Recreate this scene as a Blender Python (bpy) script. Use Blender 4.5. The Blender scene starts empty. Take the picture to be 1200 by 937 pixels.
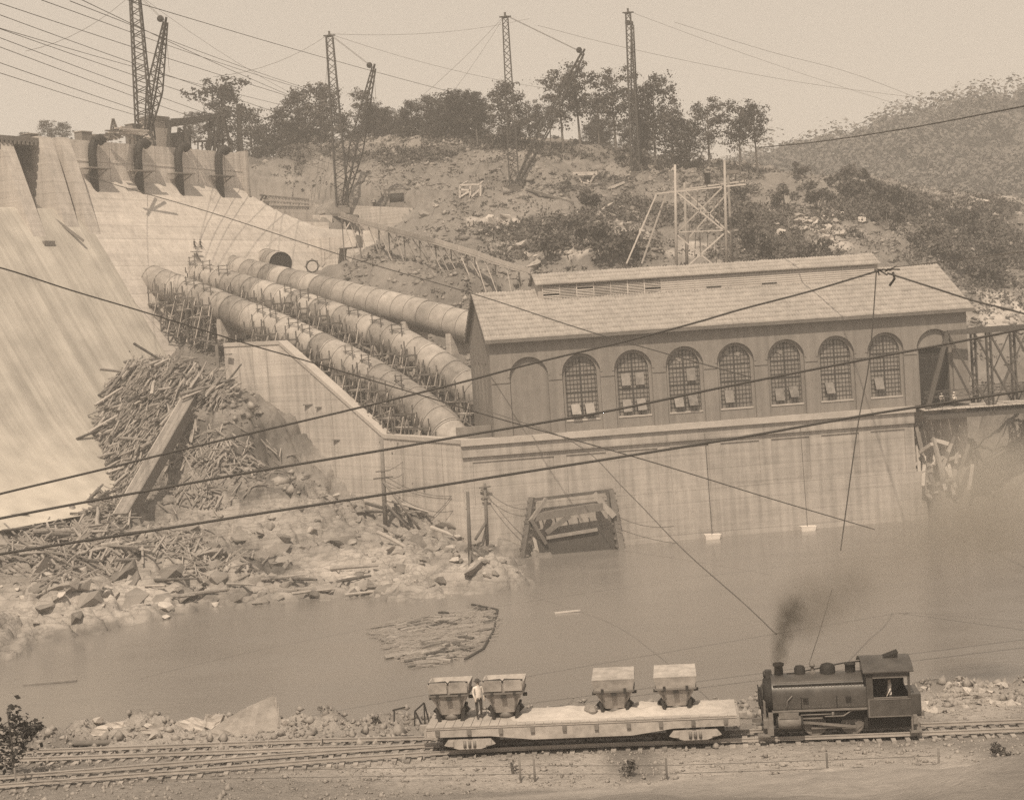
import bpy, bmesh, math, random
import numpy as np
from mathutils import Vector, Matrix
R = random.Random(7); NR = np.random.RandomState(11)
rad = math.radians
SC = bpy.context.scene; COL = SC.collection

# ---------------------------------------------------------------- camera
CAMZ = 27.6; F = 1900.0; ROLL = math.atan(.0655); HOR = 375.0
PITCH = math.atan((468.5 - HOR) / F)
cr, sr = math.cos(ROLL), math.sin(ROLL)
FW = Vector((0, math.cos(PITCH), -math.sin(PITCH))); UP = Vector((0, math.sin(PITCH), math.cos(PITCH))); RT = Vector((1, 0, 0))
CR = RT * cr - UP * sr; CU = RT * sr + UP * cr
cam = bpy.data.cameras.new("camera"); camo = bpy.data.objects.new("camera", cam); COL.objects.link(camo)
M4 = Matrix((CR, CU, -FW)).transposed().to_4x4(); M4.translation = Vector((0, 0, CAMZ)); camo.matrix_world = M4
cam.sensor_fit = 'HORIZONTAL'; cam.sensor_width = 36; cam.lens = 36 * F / 1200; cam.clip_start = .5; cam.clip_end = 12000
SC.camera = camo

# ---------------------------------------------------------------- world, sun, exposure
SUN = Vector((-.12, -.55, .82)).normalized()
w = bpy.data.worlds.new("World"); SC.world = w; w.use_nodes = True
nt = w.node_tree; nt.nodes.clear()
sk = nt.nodes.new('ShaderNodeTexSky'); sk.sky_type = 'NISHITA'; sk.sun_disc = False
sk.sun_elevation = math.asin(SUN.z); sk.sun_rotation = math.atan2(SUN.x, SUN.y); sk.air_density = 1.0; sk.dust_density = 3.0
bw = nt.nodes.new('ShaderNodeRGBToBW'); mixn = nt.nodes.new('ShaderNodeMix'); mixn.data_type = 'RGBA'
mixn.inputs[0].default_value = .6
mixn.inputs[7].default_value = (5.4, 5.4, 5.4, 1)
tint = nt.nodes.new('ShaderNodeMix'); tint.data_type = 'RGBA'; tint.blend_type = 'MULTIPLY'; tint.inputs[0].default_value = 1
tint.inputs[7].default_value = (1.06, .915, .755, 1)          # a sepia print: the light itself is toned
bg = nt.nodes.new('ShaderNodeBackground'); bg.inputs[1].default_value = .085
wo = nt.nodes.new('ShaderNodeOutputWorld')
L = nt.links.new
L(sk.outputs[0], bw.inputs[0]); L(bw.outputs[0], mixn.inputs[6]); L(mixn.outputs[2], tint.inputs[6]); L(tint.outputs[2], bg.inputs[0]); L(bg.outputs[0], wo.inputs[0])
sl = bpy.data.lights.new("sun", 'SUN'); sl.energy = 3.3; sl.angle = rad(.5); sl.color = (1.0, .83, .635)
so = bpy.data.objects.new("sun", sl); COL.objects.link(so); so.rotation_euler = (-SUN).to_track_quat('-Z', 'Y').to_euler(); so.location = (0, 0, 200)
SC.view_settings.view_transform = 'Standard'; SC.view_settings.look = 'None'; SC.view_settings.gamma = 1; SC.view_settings.exposure = 0.63
SC.render.engine = 'CYCLES'
SC.cycles.use_denoising = False
SC.cycles.volume_step_rate = 2.0; SC.cycles.volume_max_steps = 96; SC.cycles.max_bounces = 5; SC.cycles.volume_bounces = 1
HAZE = .00068

# ---------------------------------------------------------------- pixel <-> world helpers (used to measure the place)
def ray(x, y):
    u, v = x - 600, y - 468.5
    u, v = u * cr - v * sr, u * sr + v * cr
    return RT * (u / F) - UP * (v / F) + FW
def at(x, y, Y):
    d = ray(x, y); return Vector((0, 0, CAMZ)) + d * (Y / d.y)
def atz(x, y, z):
    d = ray(x, y); return Vector((0, 0, CAMZ)) + d * ((z - CAMZ) / d.z)
def atplane(x, y, p, n):
    d = ray(x, y); o = Vector((0, 0, CAMZ)); return o + d * ((p - o).dot(n) / d.dot(n))
def proj(P):
    """world points (n,3) -> photo pixels (n,2)"""
    P = np.asarray(P, float); q = P - np.array([0, 0, CAMZ])
    fw = q @ np.array(FW); u = (q @ np.array(RT)) / fw * F; v = -(q @ np.array(UP)) / fw * F
    return np.stack([u * cr + v * sr + 600, -u * sr + v * cr + 468.5], -1)

# ---------------------------------------------------------------- objects
def tag(o, label=None, cat=None, group=None, kind=None):
    if label: o['label'] = label
    if cat: o['category'] = cat
    if group: o['group'] = group
    if kind: o['kind'] = kind
    return o
def thing(name, label, cat, loc=(0, 0, 0), rz=0, group=None):
    o = bpy.data.objects.new(name, None); COL.objects.link(o); o.location = loc; o.rotation_euler = (0, 0, rz)
    o.empty_display_size = .5
    return tag(o, label, cat, group)
def link(name, me, parent=None):
    o = bpy.data.objects.new(name, me); COL.objects.link(o)
    if parent: o.parent = parent
    return o
def dup(root, loc=None, rz=None, sc=None, label=None, group=None):
    def cp(o, par):
        c = o.copy(); COL.objects.link(c); c.parent = par
        for ch in KIDS.get(o.name, []): cp(ch, c)
        return c
    r = cp(root, root.parent)
    if loc is not None: r.location = loc
    if rz is not None: r.rotation_euler = (r.rotation_euler[0], r.rotation_euler[1], rz)
    if sc is not None: r.scale = sc if hasattr(sc, '__len__') else (sc,) * 3
    if label: r['label'] = label
    if group: r['group'] = group
    return r
KIDS = {}
def kids(root):
    """remember the children of a prototype so that dup() can copy them without bpy.ops"""
    def walk(o):
        KIDS[o.name] = list(o.children)
        for c in o.children: walk(c)
    walk(root); return root
def npmesh(name, V, Fq, mat, smooth=False):
    V = np.asarray(V, np.float32); Fq = np.asarray(Fq, np.int32); k = Fq.shape[1]
    me = bpy.data.meshes.new(name); me.vertices.add(len(V)); me.vertices.foreach_set('co', V.ravel())
    me.loops.add(Fq.size); me.loops.foreach_set('vertex_index', Fq.ravel())
    me.polygons.add(len(Fq)); me.polygons.foreach_set('loop_start', np.arange(0, Fq.size, k, dtype=np.int32))
    try: me.polygons.foreach_set('loop_total', np.full(len(Fq), k, np.int32))
    except Exception: pass
    me.update(calc_edges=True)
    if smooth: me.polygons.foreach_set('use_smooth', np.ones(len(Fq), bool))
    me.materials.append(mat); return me
def gridfaces(nu, nv, flip=False):
    i = np.arange(nu - 1)[:, None] * nv + np.arange(nv - 1)[None]
    f = np.stack([i, i + nv, i + nv + 1, i + 1], -1).reshape(-1, 4)
    return f[:, ::-1] if flip else f
def basis(d, up=None):
    d = Vector(d).normalized(); up = Vector(up or (0, 0, 1))
    if abs(d.dot(up)) > .98: up = Vector((0, 1, 0)) if abs(d.y) < .9 else Vector((1, 0, 0))
    s = d.cross(up).normalized(); return d, s, s.cross(d).normalized()
class MB:
    def __init__(s): s.v = []; s.f = []; s.sm = []
    def add(s, vs, fs, smooth=False):
        b = len(s.v); s.v += [tuple(v) for v in vs]; s.f += [tuple(b + i for i in f) for f in fs]; s.sm += [smooth] * len(fs); return s
    def box(s, c, d, rz=0, m=None):
        c = Vector(c); hx, hy, hz = d[0] / 2, d[1] / 2, d[2] / 2
        Rm = m or Matrix.Rotation(rz, 3, 'Z')
        vs = [c + Rm @ Vector((x, y, z)) for x in (-hx, hx) for y in (-hy, hy) for z in (-hz, hz)]
        return s.add(vs, [(0, 1, 3, 2), (4, 6, 7, 5), (0, 4, 5, 1), (2, 3, 7, 6), (0, 2, 6, 4), (1, 5, 7, 3)])
    def bb(s, a, b):
        return s.box([(a[i] + b[i]) / 2 for i in range(3)], [abs(b[i] - a[i]) for i in range(3)])
    def beam(s, p, q, w_, h_, up=None, w2=None, h2=None):
        p, q = Vector(p), Vector(q); d, a, b = basis(q - p, up); vs = []
        for P, ww, hh in ((p, w_, h_), (q, w2 or w_, h2 or h_)):
            vs += [P + a * (ww / 2 * i) + b * (hh / 2 * j) for i, j in ((-1, -1), (1, -1), (1, 1), (-1, 1))]
        return s.add(vs, [(3, 2, 1, 0), (4, 5, 6, 7), (0, 1, 5, 4), (1, 2, 6, 5), (2, 3, 7, 6), (3, 0, 4, 7)])
    def tube(s, pts, r, n=8, caps=True, smooth=True, up=None):
        pts = [Vector(p) for p in pts]; rs = r if hasattr(r, '__len__') else [r] * len(pts); vs = []; fs = []
        pa = None
        for i, p in enumerate(pts):
            d = pts[min(i + 1, len(pts) - 1)] - pts[max(i - 1, 0)]
            if pa is None: d, a, b = basis(d, up)
            else:
                d = d.normalized(); a = (pa - d * pa.dot(d)).normalized(); b = a.cross(d)
            pa = a
            vs += [p + (a * math.cos(2 * math.pi * k / n) + b * math.sin(2 * math.pi * k / n)) * rs[i] for k in range(n)]
        for i in range(len(pts) - 1):
            for k in range(n):
                k2 = (k + 1) % n; fs.append((i * n + k, i * n + k2, (i + 1) * n + k2, (i + 1) * n + k))
        s.add(vs, fs, smooth)
        if caps:
            b0 = len(s.v) - len(vs)
            s.f += [tuple(b0 + k for k in range(n))[::-1], tuple(b0 + (len(pts) - 1) * n + k for k in range(n))]; s.sm += [False, False]
        return s
    def lathe(s, c, prof, n=16, axis='z', smooth=True):
        c = Vector(c); vs = []; fs = []
        for r_, h in prof:
            for k in range(n):
                x, y = r_ * math.cos(2 * math.pi * k / n), r_ * math.sin(2 * math.pi * k / n)
                vs.append(c + Vector({'z': (x, y, h), 'x': (h, x, y), 'y': (y, h, x)}[axis]))
        for i in range(len(prof) - 1):
            for k in range(n):
                k2 = (k + 1) % n; fs.append((i * n + k, i * n + k2, (i + 1) * n + k2, (i + 1) * n + k))
        fs += [tuple(range(n))[::-1], tuple((len(prof) - 1) * n + k for k in range(n))]
        return s.add(vs, fs, smooth)
    def prism(s, poly, off):
        """a planar outline (3-D points) pushed along off"""
        n = len(poly); poly = [Vector(p) for p in poly]; off = Vector(off)
        return s.add(poly + [p + off for p in poly], [tuple(range(n))[::-1], tuple(range(n, 2 * n))] + [(i, (i + 1) % n, n + (i + 1) % n, n + i) for i in range(n)])
    def lattice(s, p, q, w0, w1, nb, cw=.12, lw=.06, wm=None, cross=False):
        """square lattice column from p to q: four chords and zigzag lacing, thickest in the middle when wm is set"""
        p, q = Vector(p), Vector(q); d, a, b = basis(q - p)
        def wd(t):
            if wm is None: return w0 + (w1 - w0) * t
            return w0 + (wm - w0) * t / .4 if t < .4 else wm + (w1 - wm) * (t - .4) / .6
        def cn(t, i): return p + (q - p) * t + (a * (1, -1, -1, 1)[i % 4] + b * (1, 1, -1, -1)[i % 4]) * wd(t) / 2
        for k in range(nb):
            t0, t1 = k / nb, (k + 1) / nb
            for i in range(4):
                s.beam(cn(t0, i), cn(t1, i), cw, cw)
                A, B = (cn(t0, i), cn(t1, i + 1)) if (k + i) % 2 else (cn(t1, i), cn(t0, i + 1))
                s.beam(A, B, lw, lw)
                if cross:
                    A, B = (cn(t0, i + 1), cn(t1, i)); s.beam(A, B, lw, lw)
        return s
    def build(s, name, mat, parent=None, world=False):
        vs = s.v
        if world and parent is not None:
            o = Vector(parent.location)
            pp = parent.parent
            while pp: o += Vector(pp.location); pp = pp.parent
            vs = [(x - o.x, y - o.y, z - o.z) for x, y, z in vs]
        me = bpy.data.meshes.new(name); me.from_pydata(vs, [], s.f); me.polygons.foreach_set('use_smooth', s.sm); me.update()
        me.materials.append(mat); return link(name, me, parent)

# ---------------------------------------------------------------- noise
def _h(ix, iy, seed):
    n = (ix.astype(np.int64) * 374761393 + iy.astype(np.int64) * 668265263 + seed * 1442695) & 0x7fffffff
    n = ((n ^ (n >> 13)) * 1274126177) & 0x7fffffff; n = n ^ (n >> 16)
    return (n & 0xffff) / 65535.0
def vnoise(x, y, seed=0):
    ix, iy = np.floor(x), np.floor(y); fx, fy = x - ix, y - iy
    fx = fx * fx * (3 - 2 * fx); fy = fy * fy * (3 - 2 * fy)
    a, b, c, d = _h(ix, iy, seed), _h(ix + 1, iy, seed), _h(ix, iy + 1, seed), _h(ix + 1, iy + 1, seed)
    return (a * (1 - fx) + b * fx) * (1 - fy) + (c * (1 - fx) + d * fx) * fy - .5
def fbm(x, y, oct=4, seed=0):
    r_ = 0; amp = 1
    for o in range(oct): r_ = r_ + vnoise(x * 2 ** o + 17 * o, y * 2 ** o - 9 * o, seed + o) * amp; amp *= .5
    return r_
def blocks(x, y, size, seed=0, crack=0):
    """blocky broken rock: every cell a tilted facet at its own height"""
    x = x / size; y = y / size; ix, iy = np.floor(x), np.floor(y)
    best = np.full(x.shape, 9e9); val = np.zeros(x.shape); sec = np.full(x.shape, 9e9)
    for dx in (-1, 0, 1):
        for dy in (-1, 0, 1):
            cx, cy = ix + dx, iy + dy
            px, py = cx + _h(cx, cy, seed), cy + _h(cx, cy, seed + 1)
            d = np.abs(x - px) * 1.0 + np.abs(y - py) * 1.25
            h = _h(cx, cy, seed + 2) - .5 + (x - px) * (_h(cx, cy, seed + 3) - .5) * .8 + (y - py) * (_h(cx, cy, seed + 4) - .3) * .8
            m = d < best; sec = np.minimum(sec, np.where(m, best, d)); best = np.where(m, d, best); val = np.where(m, h, val)
    return val - crack * np.exp(-((sec - best) / .13) ** 2)

# ---------------------------------------------------------------- materials (light is toned, so colours are near neutral)
def material(name, col, var=.25, scale=1., rough=.9, bump=.25, stretch=(1, 1, 1), metal=0, spec=.25, rnd=.0, big=.15, attr=None, streak=0, bscale=None, coord='Object', fine=0, bdist=.2, cracks=False, lift=0):
    m = bpy.data.materials.new(name); m.use_nodes = True; t = m.node_tree; N = t.nodes; K = t.links.new
    b = N['Principled BSDF']; b.inputs['Roughness'].default_value = rough; b.inputs['Metallic'].default_value = metal
    b.inputs['Specular IOR Level'].default_value = spec
    tc = N.new('ShaderNodeTexCoord'); mp = N.new('ShaderNodeMapping'); mp.inputs['Scale'].default_value = stretch
    K(tc.outputs[coord], mp.inputs[0])
    n1 = N.new('ShaderNodeTexNoise'); n1.inputs['Scale'].default_value = scale; n1.inputs['Detail'].default_value = 7; n1.inputs['Roughness'].default_value = .65
    K(mp.outputs[0], n1.inputs[0])
    n2 = N.new('ShaderNodeTexNoise'); n2.inputs['Scale'].default_value = scale * .13; n2.inputs['Detail'].default_value = 3
    K(mp.outputs[0], n2.inputs[0])
    def math_(op, a, bb):
        q = N.new('ShaderNodeMath'); q.operation = op
        for i, x in enumerate((a, bb)):
            if isinstance(x, (int, float)): q.inputs[i].default_value = x
            else: K(x, q.inputs[i])
        return q.outputs[0]
    fac = math_('ADD', math_('MULTIPLY', math_('SUBTRACT', n1.outputs[0], .5), var * 4), math_('MULTIPLY', math_('SUBTRACT', n2.outputs[0], .5), big * 4))
    if streak:                                                    # rain streaks running down a wall
        m2 = N.new('ShaderNodeMapping'); m2.inputs['Scale'].default_value = (1.3, 1.3, .06); K(tc.outputs[coord], m2.inputs[0])
        n3 = N.new('ShaderNodeTexNoise'); n3.inputs['Scale'].default_value = 1.1; n3.inputs['Detail'].default_value = 5; K(m2.outputs[0], n3.inputs[0])
        fac = math_('ADD', fac, math_('MULTIPLY', math_('SUBTRACT', n3.outputs[0], .5), streak * 4))
    if fine:                                                      # formwork board lines
        m3 = N.new('ShaderNodeMapping'); m3.inputs['Scale'].default_value = (.05, .05, 2.6); K(tc.outputs[coord], m3.inputs[0])
        n4 = N.new('ShaderNodeTexNoise'); n4.inputs['Scale'].default_value = 1.6; n4.inputs['Detail'].default_value = 4; K(m3.outputs[0], n4.inputs[0])
        fac = math_('ADD', fac, math_('MULTIPLY', math_('SUBTRACT', n4.outputs[0], .5), fine * 4))
    if rnd:
        oi = N.new('ShaderNodeObjectInfo'); fac = math_('ADD', fac, math_('MULTIPLY', math_('SUBTRACT', oi.outputs['Random'], .5), rnd * 2))
    if lift:                                                      # pour lines: a thin dark joint at every lift
        sx = N.new('ShaderNodeSeparateXYZ'); K(tc.outputs[coord], sx.inputs[0])
        zz = math_('ADD', math_('MULTIPLY', sx.outputs[2], 1 / lift), math_('MULTIPLY', n2.outputs[0], .12))
        fz = math_('FRACT', zz, 0); fac = math_('SUBTRACT', fac, math_('MULTIPLY', math_('LESS_THAN', fz, .07), math_('MULTIPLY', n1.outputs[0], .26)))
        cell = N.new('ShaderNodeTexWhiteNoise'); cell.noise_dimensions = '1D'; K(math_('FLOOR', zz, 0), cell.inputs['W']); fac = math_('ADD', fac, math_('MULTIPLY', math_('SUBTRACT', cell.outputs[0], .5), .12))
    mul = math_('MAXIMUM', math_('ADD', fac, 1.0), .25)
    mx = N.new('ShaderNodeVectorMath'); mx.operation = 'SCALE'; mx.inputs[0].default_value = col; K(mul, mx.inputs['Scale'])
    out = mx.outputs[0]
    if attr:                                                      # painted ground cover and shade masks: attr = [(name, colour)...]
        for an, ac in attr:
            at_ = N.new('ShaderNodeAttribute'); at_.attribute_name = an
            sc2 = N.new('ShaderNodeVectorMath'); sc2.operation = 'SCALE'; sc2.inputs[0].default_value = ac; K(mul, sc2.inputs['Scale'])
            mm = N.new('ShaderNodeMix'); mm.data_type = 'RGBA'; K(at_.outputs['Fac'], mm.inputs[0]); K(out, mm.inputs[6]); K(sc2.outputs[0], mm.inputs[7]); out = mm.outputs[2]
    if cracks:                                                    # dirt-filled joints in the rock
        pv = N.new('ShaderNodeMapping'); pv.inputs['Scale'].default_value = (.22, .6, 2.2); K(tc.outputs[coord], pv.inputs[0])
        wn = N.new('ShaderNodeVectorMath'); wn.operation = 'ADD'; K(pv.outputs[0], wn.inputs[0]); sv = N.new('ShaderNodeVectorMath'); sv.operation = 'SCALE'; sv.inputs['Scale'].default_value = 1.5; K(n1.outputs['Color'], sv.inputs[0]); K(sv.outputs[0], wn.inputs[1])
        vo = N.new('ShaderNodeTexVoronoi'); vo.feature = 'DISTANCE_TO_EDGE'; vo.inputs['Scale'].default_value = .8; K(wn.outputs[0], vo.inputs['Vector'])
        ck = N.new('ShaderNodeMapRange'); ck.inputs[1].default_value = 0; ck.inputs[2].default_value = .09; ck.inputs[3].default_value = .66; ck.inputs[4].default_value = 1; K(vo.outputs['Distance'], ck.inputs[0])
        ra_ = N.new('ShaderNodeAttribute'); ra_.attribute_name = 'rock'; km = N.new('ShaderNodeMix'); km.inputs[2].default_value = 1; K(ra_.outputs['Fac'], km.inputs[0]); K(ck.outputs[0], km.inputs[3])
        cs = N.new('ShaderNodeVectorMath'); cs.operation = 'SCALE'; K(out, cs.inputs[0]); K(km.outputs[0], cs.inputs['Scale']); out = cs.outputs[0]
    K(out, b.inputs['Base Color'])
    if bump:
        bp = N.new('ShaderNodeBump'); bp.inputs['Strength'].default_value = bump; bp.inputs['Distance'].default_value = bdist
        nb = n1
        if bscale:
            nb = N.new('ShaderNodeTexNoise'); nb.inputs['Scale'].default_value = bscale; nb.inputs['Detail'].default_value = 6; K(mp.outputs[0], nb.inputs[0])
        K(nb.outputs[0], bp.inputs['Height']); K(bp.outputs[0], b.inputs['Normal'])
    return m
def g(v, wm=.0): return (v * (1.04 + wm), v * .965, v * (.905 - wm))     # the warm cast of the print
CONC = material('pale_concrete', g(.395), .12, .6, .9, .2, streak=.18, fine=.12, big=.12, lift=1.7)
CONC2 = material('wall_concrete', g(.315), .14, .7, .9, .2, streak=.24, fine=.12, big=.16, lift=1.9)
DARKW = material('rendered_wall', g(.187), .12, .9, .9, .15, streak=.18, big=.10)
TRIM = material('stone_trim', g(.36), .12, 1.2, .9, .2)
ROOFM = material('weathered_roofing', g(.265), .26, 1.3, .8, .1, stretch=(1, .35, 1), big=.1)
GLASS = material('window_glass', g(.185), .35, 1.6, .25, 0, spec=.5)
SASHG = material('tilted_glass', g(.19), .35, 1.5, .12, 0, spec=.6, rnd=.25)
STEEL = material('dark_steel', g(.035), .2, 2, .6, .1, spec=.4)
STEEL2 = material('bridge_steel', g(.075), .2, 2, .7, .1)
BLACK = material('engine_paint', g(.058), .3, 2.2, .40, .06, spec=.5, big=.3, streak=.25)
BLACK2 = material('sooty_iron', g(.022), .25, 3, .7, .2)
WORN = material('worn_iron', g(.15), .3, 3, .55, .15, rnd=.1)
PIPEM = material('penstock_plate', g(.24), .32, .9, .7, .15, rnd=.32, big=.22)
WOOD = material('weathered_timber', g(.26), .25, 1.6, .9, .3, stretch=(1, 1, .4), rnd=.4)
WOOD2 = material('dark_timber', g(.13), .25, 1.6, .9, .3, rnd=.3)
WOODL = material('fresh_lumber', g(.40), .18, 1.5, .9, .2, rnd=.2)
DRIFT = material('driftwood', g(.195), .3, 1.5, .95, .3, rnd=.75)
ROCKM = material('pale_boulder', g(.36), .2, .8, .95, .6, rnd=.25)
ROCKD = material('grey_boulder', g(.20), .2, .8, .95, .6, rnd=.3)
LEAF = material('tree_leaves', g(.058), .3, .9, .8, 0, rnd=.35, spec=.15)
LEAF2 = material('shrub_leaves', g(.085), .35, .8, .85, 0, rnd=.3, spec=.15)
LEAFD = material('near_leaves', g(.035), .3, 2., .7, 0, rnd=.3)
BARK = material('bark', g(.12), .3, 3, .95, .3, rnd=.2)
ROPE = material('cable_wire', g(.045), .1, 4, .7, 0)
ROPE2 = material('thin_wire', g(.09), .1, 4, .7, 0)
BALL = material('track_ballast', g(.185), .25, 3, .95, .8, attr=[('light', g(.29)), ('grass', g(.16))], bscale=9)
TIE = material('railway_sleeper_wood', g(.22), .3, 2, .95, .4, rnd=.35)
RAILM = material('rail_steel', g(.30), .2, 2, .4, 0, spec=.5)
SANDM = material('spilled_sand', g(.40), .15, 3, .95, .5)
BUCK = material('dusty_steel_bucket', g(.30), .32, 2.8, .8, .1, rnd=.08, big=.2)
DECK = material('dusty_car_deck', g(.32), .2, 2, .9, .2)
SKIN = material('skin', g(.40, .05), .08, 4, .7, 0)
SHIRT = material('pale_shirt', g(.62), .1, 5, .9, .1)
TROU = material('dark_trousers', g(.06), .15, 5, .9, .1)
CANV = material('tarred_canvas', g(.055), .2, 1.2, .85, .2)

def ordinal(n):
    w_ = 'first second third fourth fifth sixth seventh eighth ninth tenth eleventh twelfth thirteenth fourteenth fifteenth sixteenth seventeenth eighteenth nineteenth'.split()
    if n < 19: return w_[n]
    t_, u_ = divmod(n + 1, 10); return ['twentieth', 'thirtieth', 'fortieth', 'fiftieth', 'sixtieth'][t_ - 2] if u_ == 0 else ['twenty', 'thirty', 'forty', 'fifty', 'sixty'][t_ - 2] + '-' + w_[u_ - 1]
# ================================================================ SETTING
# --- powerhouse frame and dam frame (shared by the ground so that nothing pokes through)
PA = rad(8.2); PO = Vector((-2.3, 190.0, 14.0)); PL = 59.0; PD = 19.0; PH = 11.7
pu = Vector((math.cos(PA), math.sin(PA), 0)); pn = Vector((-math.sin(PA), math.cos(PA), 0))
D0 = Vector((-65.8, 250, 0)); DA = math.atan2(35, 21.4); da = Vector((math.cos(DA), math.sin(DA), 0)); dn = Vector((da.y, -da.x, 0))
DT = np.array([0, 1, 3, 6, 10, 15, 20, 24, 28, 32, 36, 42, 52]); DZ = np.array([54.0, 52.1, 49.0, 44.9, 39, 31.4, 24.0, 18.4, 14, 10.6, 8.4, 7.0, 6.6])
def zdam(t): return np.interp(t, DT, DZ)

# control points of the far bank: photo pixel and estimated distance
CP = [(40,640,172),(150,640,180),(130,690,165),(250,640,182),(300,600,195),(220,560,203),(250,480,212),(190,445,219),(215,425,222),(330,560,203),
 (400,600,196),(440,590,203),(420,650,182),(520,640,186),(480,610,196),(580,640,187),(598,652,184),(322,512,213),(340,556,209),(385,577,206),(362,570,208),(160,600,197),(100,660,172),
 (20,700,158),(60,625,190),(140,560,208),(165,500,215),(60,690,160),(200,690,170),(330,680,172),(300,650,182),(450,680,172),(540,670,177),
 (430,330,250),(500,300,265),(440,290,268),(385,262,294),(380,330,282),(520,252,290),(600,300,270),(600,250,292),(600,217,305),(500,215,312),(450,205,320),(330,215,325),
 (700,170,335),(640,172,335),(560,170,335),(480,170,340),(400,172,345),(300,185,350),(800,195,330),(880,207,330),(760,187,333),(700,232,305),(800,250,300),
 (900,240,300),(950,212,325),(1000,262,290),(900,290,262),(1000,290,268),(1100,280,300),(1180,240,345),(1180,300,290),(1150,350,262),(1170,420,240),
 (700,300,255),(1000,215,335),(1120,235,345),(560,340,250),(480,335,252),
 (1100,580,198),(1150,560,206),(1190,625,188),(1190,500,226),(1075,592,193)]
SHORE = [(-60,800),(10,775),(60,757),(100,747),(170,730),(240,716),(330,707),(400,703),(480,705),(550,699),(600,690),(626,680)]
CW = [tuple(at(*c)) for c in CP]
for x, y in SHORE:
    p = atz(x, y, 0); CW.append(tuple(p)); CW.append((p.x, p.y - 8, -3.6))
CW += [(10,226,14.5),(30,230,15),(50,236,15),(0,246,25),(40,248,26),(66,206,10),(70,222,14),(-10,205,12.5),(-16,214,12.8),(-24,222,14),(-34,228,17),
       (-90,180,6),(-110,210,6),(-130,160,5),(130,260,18),(180,320,35),(150,200,0),(110,190,-3.5),(60,180,-4),(30,178,-4),(5,178,-4),(-20,140,-4),(30,140,-4),
       (100,150,-4),(-80,120,-4),(0,100,-4),(200,150,-4),(0,420,58),(-150,440,60),(150,430,45),(-100,350,52),(-150,300,50),(220,420,40),(-200,200,6),(-200,120,0)]
CW = np.array(CW); _c2 = 16.0
def _phi(A, B): return np.sqrt(((A[:, None, :2] - B[None, :, :2]) ** 2).sum(-1) + _c2)
_n = len(CW); _Am = np.zeros((_n + 3, _n + 3)); _Am[:_n, :_n] = _phi(CW, CW) + np.eye(_n) * .4; _Am[:_n, _n] = 1; _Am[:_n, _n + 1:] = CW[:, :2]; _Am[_n:, :_n] = _Am[:_n, _n:].T
_W = np.linalg.solve(_Am, np.concatenate([CW[:, 2], np.zeros(3)]))
def H0(X, Y):
    P = np.stack([X, Y], -1); out = np.empty(len(P))
    for i in range(0, len(P), 20000):
        q = P[i:i + 20000]; out[i:i + 20000] = _phi(q, CW) @ _W[:_n] + _W[_n] + q @ _W[_n + 1:]
    return out
def HT(X, Y, detail=True):
    X = np.asarray(X, float).ravel(); Y = np.asarray(Y, float).ravel()
    z = H0(X, Y)
    if detail:
        rk = np.clip((226 - Y + (X + 20) * .05) / 12, 0, 1) * np.clip((z + 3) / 3, 0, 1)
        wx = fbm(X * .12, Y * .12, 3, 5) * 3
        z = z + rk * ((blocks(X + wx, Y - wx, 6.5, 3, .5) * 2.2 + blocks(X - wx, Y, 2.8, 9, .45) * 1.25 + fbm(X * .25, Y * .25, 3, 2) * 1.2) * np.clip(.45 + z * .07, .45, 1.2))
        hs = .95; q = (z + X * .10 + fbm(X * .3, Y * .3, 3, 71) * .7) / hs; fr = q - np.floor(q); zt = hs * (np.floor(q) + np.clip((fr - .72) / .28, 0, 1)) - X * .10 - fbm(X * .3, Y * .3, 3, 71) * .7
        z = z * (1 - rk * .8) + zt * rk * .8 + rk * (blocks(X, Y + wx, 1.2, 14, .4) * .5 + fbm(X * 1.2, Y * 1.2, 3, 4) * .22)
        hl = 1 - rk
        z = z + hl * (fbm(X * .06, Y * .06, 4, 21) * 3.0 + fbm(X * .35, Y * .35, 5, 31) * 1.5 + blocks(X, Y, 3.5, 40) * .6 + blocks(X, Y, 1.6, 44) * .5)
    lx = (X - PO.x) * pu.x + (Y - PO.y) * pu.y; ly = (X - PO.x) * pn.x + (Y - PO.y) * pn.y
    z = np.where((lx > 4.0) & (lx < 53) & (ly < .8) & (ly > -40), np.minimum(z, np.clip((5.5 - lx) * 1.5, -3, 3)), z)
    z = np.where((lx > -3.5) & (lx < PL + 1) & (ly >= .8) & (ly < PD + 2), np.minimum(z, 12.6), z)
    s = (X - D0.x) * da.x + (Y - D0.y) * da.y; t = (X - D0.x) * dn.x + (Y - D0.y) * dn.y
    z = np.where((s < 76) & (t < 17) & (t > -45), np.minimum(z, zdam(t) - np.where(s > 60, 1.0, 3.0)), z)
    return z
PIPEPX = [[(178, 328, 249), (250, 356, 241), (330, 387, 228), (400, 421, 219), (462, 455, 210), (512, 492, 203), (530, 514, 200), (548, 545, 198)],
 [(222, 321, 260), (330, 352, 244), (420, 382, 232), (480, 407, 224.5), (530, 440, 218), (562, 466, 214), (588, 482, 211)], [(270, 315, 269), (400, 346, 247), (480, 365, 236), (562, 387, 226)]]
PIPEC = []
for q in PIPEPX:
    for a, b in zip(q, q[1:]): PIPEC += [at(*a).lerp(at(*b), k / 6) for k in range(6)]
PIPEC = np.array(PIPEC)
HT_ = HT
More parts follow.
